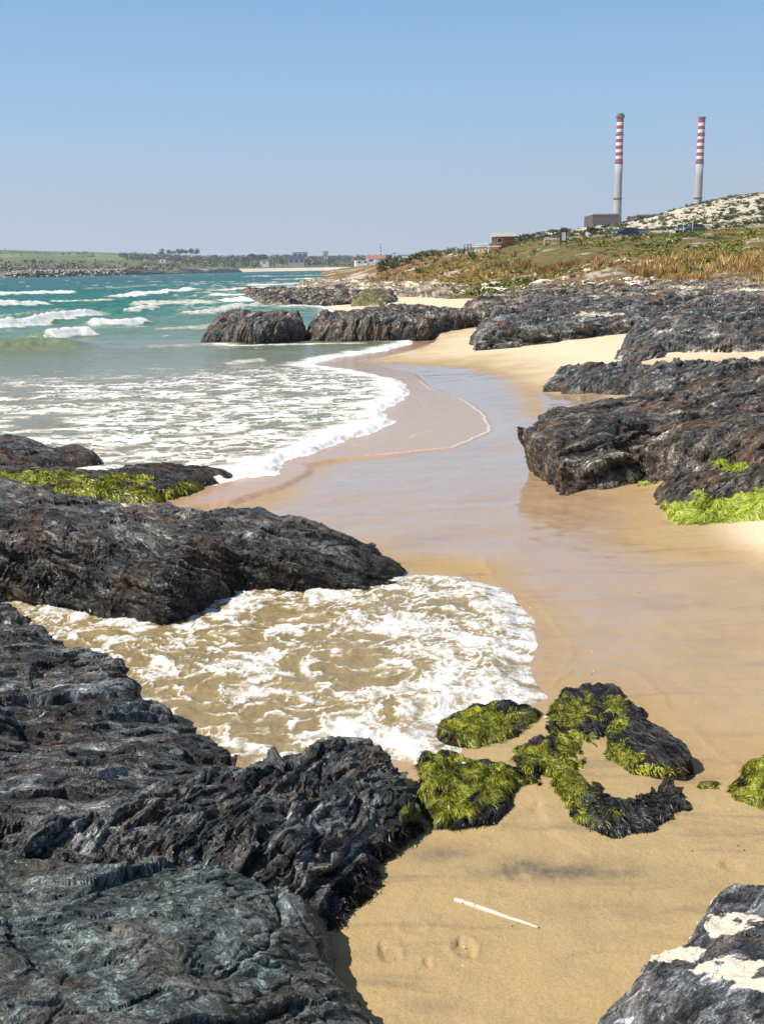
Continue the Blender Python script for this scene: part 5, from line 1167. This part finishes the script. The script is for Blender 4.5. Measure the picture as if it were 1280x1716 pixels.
# pale low cliffs right of the breakwater
def cliff(px0, px1, h, D0, D1, seed, lab, mat):
    n = 160; px = np.linspace(px0, px1, n); D = np.interp(px, [px0, px1], [D0, D1]); nr = 9; out = []
    x = D * (px - CX) / (FPX * math.cos(PITCH)); top = h * (.65 + .6 * fbm(x * .03, D * .0, o=4, seed=seed)) * sstep(px0, px0 + 12, px) * sstep(px1, px1 - 12, px)
    for j in range(nr):
        u = j / (nr - 1); zz = -1 + (top + 1) * u ** .8; yy = D + 14 * u ** 1.6 + 2.5 * fbm(x * .08, zz * .3, o=3, seed=seed + 1)
        out.append(np.stack([x, yy, zz], 1))
    V = np.concatenate(out); V = np.concatenate([V, out[-1] + np.array([0, 30, -3])])
    ob = link('low_cliff', mesh_np('low_cliff', V, gridfaces(nr + 1, n), [mat], {'st': V * .25}), loc=(0, 0, 0)); tag(ob, lab, 'cliff')
cliff(225, 345, 5.0, 895, 1010, 501, 'low dark rocky shore where the breakwater meets the land', MAT['rock_far'])
cliff(310, 425, 7.5, 1010, 1200, 503, 'low pale sandy cliff right of the breakwater', MAT['boulder'])
# long pale wall / jetty behind
A = far_pt(-120, 1150); B = far_pt(194, 1400); m = MB(); za, zb = float(P(-120, hz(-120) - 11, 1150)[2]), float(P(194, 440.5, 1400)[2])
d = (B - A); m.add([(0, 0, za - 9), (d[0], d[1], zb - 9), (d[0], d[1], zb), (0, 0, za), (0, 5, za - 9), (d[0], d[1] + 5, zb - 9), (d[0], d[1] + 5, zb), (0, 5, za)], [(0, 1, 2, 3), (7, 6, 5, 4), (3, 2, 6, 7), (0, 4, 5, 1), (0, 3, 7, 4), (1, 5, 6, 2)])
m.v = [(x, y, z if z > (za - 4 if x < 1 else zb - 4) else z + 6.6) for x, y, z in m.v]
o = m.build('jetty_wall', MAT['white'], None, (A[0], A[1], 0)); tag(o, 'long thin white wall running along the green far shore', 'wall')

def house(name, label, px, py, D, wd, ht, dp, rz=0, roof='flat', wall='white', nwin=2, roofm='terracotta', cat='house'):
    q = P(px, py, D); r0 = empty(name, tuple(q), rz); tag(r0, label, cat)
    m = MB(); m.box(-wd / 2, wd / 2, 0, dp, -4, ht); m.build('wall', MAT[wall], r0)
    m = MB()
    if roof == 'flat': m.box(-wd / 2 - .3, wd / 2 + .3, -.3, dp + .3, ht + .003, ht + .35)
    else:
        e = .5; m.add([(-wd / 2 - e, -e, ht), (wd / 2 + e, -e, ht), (wd / 2 + e, dp + e, ht), (-wd / 2 - e, dp + e, ht), (-wd / 2 - e, dp / 2, ht + dp * .3), (wd / 2 + e, dp / 2, ht + dp * .3)],
                      [(0, 1, 5, 4), (2, 3, 4, 5), (0, 4, 3), (1, 2, 5), (0, 3, 2, 1)])
    m.build('roof', MAT[roofm if roof != 'flat' else 'white'], r0)
    for k in range(nwin):
        x = -wd / 2 + wd * (k + .5) / nwin; m = MB(); m.box(x - wd * .1, x + wd * .1, -.12, -.01, ht * .35, ht * .75); m.build('window', MAT['glass'], r0)
    return r0
house('village_house', 'white village house with a red tiled roof beside the striped mast', 630, 441, 1330, 24, 6, 12, roof='gable')
house('village_house', 'low white house at the left end of the white village', 607, 443, 1320, 16, 4.5, 10, .2)
house('village_house', 'white flat house in front of the striped mast base', 645, 444, 1250, 20, 5, 10, -.2)
house('village_tower', 'white block tower just right of the striped mast', 661, 442, 1200, 5, 12, 6, 0, nwin=1, cat='building')
house('village_house', 'small white house right of the white tower', 670, 444, 1150, 9, 6, 8, .3, nwin=1)
house('village_house', 'low white warehouse on the skyline left of the dune', 688, 437, 1000, 15, 5.5, 9, 0, nwin=1)
house('village_house', 'white cube house in front of the village', 617, 446, 1290, 10, 3.5, 8, -.3, nwin=1)
house('harbour_building', 'pale blue-roofed building on the plain above the far beach', 497, 443, 1500, 22, 8, 12, 0, 'gable', 'concrete', 3, 'car_blue', 'building')
house('harbour_building', 'beige block on the skyline left of the village', 503, 434, 1950, 26, 12, 12, 0, 'flat', 'concrete', 3, cat='building')
house('harbour_building', 'narrow pale tower block on the skyline left of the village', 546, 435, 2000, 9, 15, 9, 0, 'flat', 'concrete', 1, cat='building')
house('village_house', 'small white house alone on the plain above the far beach', 443, 444, 1450, 12, 5, 8, 0, nwin=1)
house('village_house', 'tiny white house among the scrub left of the flat-topped trees', 273, 441, 1700, 9, 6, 7, 0, nwin=1)
house('village_house', 'tiny white house on the green hill', 125, 429, 2300, 10, 6, 7, 0, nwin=1)
house('village_house', 'tiny white house at the foot of the green hill near the left edge', 88, 436, 2000, 9, 5, 7, 0, nwin=1)
pl = None
for k, px in enumerate([438, 458, 462, 523, 540, 545, 575, 590, 598, 700, 703, 380]):
    q = P(px, 446 - (k % 3), 1400); m = MB()
    if pl is None:
        m.bar((0, 0, -3), (0, 0, 13), .22, n=6, r2=.12); m.box(-.9, .9, -.1, .1, 12.2, 12.5); pl = m.build('lamp_pole', MAT['concrete'], None, tuple(q)); o = pl
    else: o = pl.copy(); COL.objects.link(o); o.location = tuple(q)
    o.scale = (1, 1, .75 + .35 * ((k * 37) % 10) / 10)
    tag(o, 'thin pale pole standing on the far coastal plain', 'pole', 'thin poles on the far coastal plain')
# striped mast of the village
q = P(638, 441, 1900); m = MB(); prof = []; mi = []; H = 33
for k in range(12): prof += [(1.25 - .03 * k, H * k / 12)]; mi.append(k % 2)
prof.append((.9, H)); m.lathe(prof, 12, mi); o = m.build('striped_mast', [MAT['cwhite'], MAT['dconcrete']], None, tuple(q)); tag(o, 'slim dark and white banded mast above the white village', 'mast')

# ------------------------------------------------------------------ power station
def chimney(px, ptop, D, seed, lab, rt_, rb_, top_kind):
    T = P(px, ptop, D); base = np.array([T[0], T[1], 4.0]); H = T[2] - 4.0
    r0 = empty('chimney', tuple(base)); tag(r0, lab, 'chimney', None)
    R = lambda t: rb_ + (rt_ - rb_) * t
    zb = H * .70; n = 11; m = MB(); prof = []; mi = []
    for k in range(8): prof.append((R(k / 8 * .70), zb * k / 8)); mi.append(0)
    prof.append((R(.70), zb)); mi[-1] = 0; m.lathe(prof, 40, mi); m.build('shaft', MAT['concrete'], r0, smooth=True)
    bands = [k % 2 for k in range(13)]                              # red first, then white ...
    hs = [1.15 if b == 0 else 1.0 for b in bands]; z = zb; tot_ = sum(hs)
    for k, b in enumerate(bands):
        z1 = z + (H - zb) * hs[k] / tot_
        m = MB(); m.lathe([(R(z / H), z), (R(z1 / H), z1)], 40, [0, 0]); m.build('painted_band', MAT['red' if b == 0 else 'cwhite'], r0, smooth=False); z = z1
    for zz in (.45 * H, .18 * H, .70 * H, .89 * H):
        m = MB(); rr = R(zz / H); m.lathe([(rr * 1.01, zz - 1.2), (rr * 1.13, zz - .8), (rr * 1.13, zz + .8), (rr * 1.01, zz + 1.2)], 40); m.build('gallery', MAT['dconcrete'], r0)
    m = MB(); rr = rt_
    if top_kind: m.lathe([(rr * 1.0, H), (rr * 1.28, H + 1.5), (rr * 1.28, H + 4), (rr * .95, H + 4.1), (rr * .95, H + 6.5), (rr * .6, H + 6.6)], 40)
    else: m.lathe([(rr * 1.02, H), (rr * 1.12, H + 1), (rr * 1.12, H + 3), (rr * .8, H + 3.1)], 40)
    m.build('rim', MAT['dconcrete'], r0)
    return r0
chimney(1039, 199, 1500, 1, 'left striped chimney, red and white above grey concrete, rising behind the brick block', 4.5, 6.2, True)
chimney(1175.5, 200, 1530, 2, 'right striped chimney, red and white above grey concrete, rising behind the sandy dune', 4.5, 6.2, False)
def plant(px0, px1, ptop, D, lab):
    a = P(px0, ptop, D); b = P(px1, ptop, D); wd = b[0] - a[0]; z1 = a[2]
    r0 = empty('boiler_house', (a[0], D, 4)); tag(r0, lab, 'building')
    m = MB(); m.box(0, wd, 0, 60, 0, z1 - 4); m.build('wall', MAT['brick'], r0)
    m = MB(); m.box(-.6, wd + .6, -.6, 60.6, z1 - 4.002, z1 - 2.6); m.build('parapet', MAT['concrete'], r0)
    return r0
plant(993, 1037, 360, 1440, 'dark brick boiler house in front of the left striped chimney')
plant(1067, 1112, 361, 1460, 'dark brick boiler house half hidden behind the dune between the chimneys')

# faint steam drifting behind the dune
sm = bpy.data.meshes.new('steam'); me_ = blob_mesh('steam', 3, MAT['white'], 900, .6, .3); me_.materials.clear()
vm_ = bpy.data.materials.new('steam'); vm_.use_nodes = True; t_ = vm_.node_tree; t_.nodes.clear(); oo = t_.nodes.new('ShaderNodeOutputMaterial'); pv = t_.nodes.new('ShaderNodeVolumePrincipled')
pv.inputs['Color'].default_value = (.95, .95, .95, 1); tcn = t_.nodes.new('ShaderNodeTexCoord'); nn_ = t_.nodes.new('ShaderNodeTexNoise'); nn_.inputs['Scale'].default_value = 1.6; nn_.inputs['Detail'].default_value = 4
t_.links.new(tcn.outputs['Object'], nn_.inputs['Vector']); mr = t_.nodes.new('ShaderNodeMapRange'); mr.inputs[1].default_value = .48; mr.inputs[2].default_value = .75; mr.inputs[4].default_value = .012
t_.links.new(nn_.outputs[0], mr.inputs[0]); t_.links.new(mr.outputs[0], pv.inputs['Density']); t_.links.new(pv.outputs[0], oo.inputs['Volume'])
me_.materials.append(vm_); o = link('steam', me_, None, tuple(P(1268, 315, 1500))); o.scale = (40, 30, 22); tag(o, kind='stuff')

# ------------------------------------------------------------------ things on the dune crest
def on_dune(px, D): x = D * (px - CX) / (FPX * math.cos(PITCH)); return np.array([x, D, float(dune_z(np.array([x]), np.array([D]))[0])])
# wooden hut
q = P(841, 413.5, 168); hut = empty('beach_hut', tuple(q), -.12); tag(hut, 'orange wooden beach hut with a flat grey-green roof on the dune crest', 'hut')
m = MB(); m.box(-1.15, 1.75, 0, 2.6, -.8, 1.55); m.build('wall', MAT['orange'], hut)
m = MB(); m.add([(-1.9, -.7, 1.62), (2.15, -.7, 1.62), (2.15, 3.3, 1.62), (-1.9, 3.3, 1.62), (-1.6, .2, 2.15), (1.8, .2, 2.15), (1.8, 2.6, 2.15), (-1.6, 2.6, 2.15)],
               [(0, 3, 2, 1), (0, 1, 5, 4), (1, 2, 6, 5), (2, 3, 7, 6), (3, 0, 4, 7), (4, 5, 6, 7)]); rf = m.build('roof', MAT['roofgrey'], hut)
m = MB(); m.box(-1.95, 2.2, -.76, -.703, 1.52, 1.70); m.build('fascia', MAT['white'], rf)
m = MB(); m.box(-.85, .05, -.06, -.004, .55, 1.35); wn_ = m.build('window', MAT['white'], hut); m = MB(); m.box(-.72, -.08, -.075, -.062, .66, 1.24); m.build('pane', MAT['glass'], wn_)
m = MB(); m.box(-1.62, -1.2, .1, .3, -.8, 1.5); m.build('post', MAT['wood'], hut)
m = MB(); m.box(-2.3, -.2, -.9, -.3, -.02, .16); m.build('shelf', MAT['white'], hut)
# walkway rails
def rail(name, pts, h, label, mat, D, cat='fence', posts=5):
    A = P(*pts[0], D); B = P(*pts[1], D); r0 = empty(name, tuple(A)); tag(r0, label, cat); d = B - A
    for k in range(posts):
        t = k / (posts - 1); m = MB(); c = d * t; m.box(c[0] - .07, c[0] + .07, c[1] - .07, c[1] + .07, c[2] - 1.2, c[2] + h); m.build('post', MAT[mat], r0)
    for f in (1.0, .55):
        m = MB(); m.bar((0, -.08, h * f - .03), (d[0], d[1] - .08, d[2] + h * f - .03), .06, n=4); m.build('handrail', MAT[mat], r0)
rail('walkway_rail', ((778, 419), (789, 418)), .9, 'small grey timber platform rail on the skyline left of the hut', 'wood', 185, posts=3)
rail('walkway_rail', ((760, 426), (778, 419)), .35, 'sloping timber rail climbing to the small platform left of the hut', 'wood', 185, posts=3)
rail('walkway_fence', ((797, 418), (818, 416)), .75, 'pale low fence immediately left of the orange hut', 'white', 172, posts=5)
# information board
q = P(943.5, 403, 155); bd = empty('information_board', tuple(q), .1); tag(bd, 'white information panel in a black frame standing on the dune crest', 'sign')
m = MB(); m.box(-.47, -.33, -.05, .05, -1, 1.35); m.build('post', MAT['black'], bd); m = MB(); m.box(.33, .47, -.05, .05, -1, 1.35); m.build('post', MAT['black'], bd)
m = MB(); m.box(-.33, .33, -.04, .04, 1.2, 1.42); m.box(-.328, .328, -.04, .04, -.2, 0); m.build('frame', MAT['black'], bd); m = MB(); m.box(-.33, .33, -.02, .02, 0, 1.2); m.build('panel', MAT['white'], bd)
rail('post_row', ((912, 404), (932, 405)), .45, 'short row of pale stakes left of the information board', 'stick', 158, posts=4)

def car(px, py, D, rz, paint, lab, suv=False):
    q = P(px, py, D); r0 = empty('parked_car', tuple(q), rz); tag(r0, lab, 'car')
    L, W = 4.2, 1.7
    side = [(-2.1, .35), (-2.1, .75), (-1.95, .92), (-1.2, 1.0), (-.55, 1.0), (1.2, 1.0), (1.95, .95), (2.1, .7), (2.1, .35)]
    def ext(poly, w0, w1, mi=0):
        n = len(poly); m = MB(); vs = [(x, -w0 / 2, z) for x, z in poly] + [(x, w0 / 2, z) for x, z in poly]
        m.add(vs, [tuple(range(n)), tuple(range(2 * n - 1, n - 1, -1))] + [(i, n + i, n + (i + 1) % n, (i + 1) % n) for i in range(n)], mi); return m
    b = ext(side, W, W).build('body', MAT[paint], r0); bv = b.modifiers.new('bevel', 'BEVEL'); bv.width = .09; bv.segments = 2; bv.limit_method = 'ANGLE'
    cab = [(-1.0, 1.002), (-.35, 1.42), (1.15, 1.44), (1.75, 1.002)]
    g = ext(cab, W * .88, W * .88).build('glasshouse', MAT['glass'], r0)
    m = MB(); m.box(-.38, 1.18, -W * .43, W * .43, 1.445, 1.50); rfo = m.build('roof', MAT[paint], r0)
    m = MB()
    for x in (.38,): m.box(x - .05, x + .05, -W * .445, W * .445, 1.0, 1.445)
    m.build('pillar', MAT[paint], r0)
    for sx in (-1.35, 1.35):
        for sy in (-1, 1):
            m = MB(); y = sy * W / 2; m.bar((sx, y - sy * .18, .32), (sx, y + sy * .03, .32), .32, n=20); wh = m.build('wheel', MAT['rubber'], r0)
            m = MB(); m.bar((sx, y + sy * .031, .32), (sx, y + sy * .045, .32), .19, n=14); m.build('rim', MAT['chrome'], wh)
    for sy in (-.6, .6):
        m = MB(); m.box(-2.13, -2.07, sy - .18, sy + .18, .66, .82); m.build('headlight', MAT['chrome'], r0)
    m = MB(); m.box(-2.135, -2.09, -.75, .75, .38, .5); m.build('bumper', MAT['black'], r0)
car(1047, 397, 181, .35, 'car_blue', 'dark blue car parked at the left end of the dune crest below the left chimney')
car(1064, 397.5, 183, 2.9, 'car_grey', 'dark grey car parked right behind the left blue car on the dune crest')
car(1142, 392, 181, 1.2, 'car_blue', 'dark blue car parked left of the silver-blue one below the right chimney')
car(1161, 391.5, 178, .25, 'car_grey', 'grey-blue car parked rightmost on the dune crest below the right chimney')
for px, py, D, h, lab in [(1144, 392, 176, 1.8, 'thin pale stake standing before the right pair of cars'), (1159.5, 390, 174, 2.2, 'thin pale stake standing between the right pair of cars')]:
    m = MB(); m.bar((0, 0, -.5), (0, 0, h), .05, n=6); o = m.build('stake', MAT['stick'], None, tuple(P(px, py, D))); tag(o, lab, 'stake')

# ------------------------------------------------------------------ the air over the bay
hz_ = MB(); hz_.box(-1900, 1900, -60, 3720, -8, 262)
hv = bpy.data.materials.new('haze'); hv.use_nodes = True; ht_ = hv.node_tree; ht_.nodes.clear()
ho = ht_.nodes.new('ShaderNodeOutputMaterial'); hp = ht_.nodes.new('ShaderNodeVolumePrincipled'); hp.inputs['Color'].default_value = (.80, .88, .95, 1); hp.inputs['Density'].default_value = 0.00013
hp.inputs['Anisotropy'].default_value = 0.2
ht_.links.new(hp.outputs[0], ho.inputs['Volume'])
tag(hz_.build('haze', hv), kind='stuff')
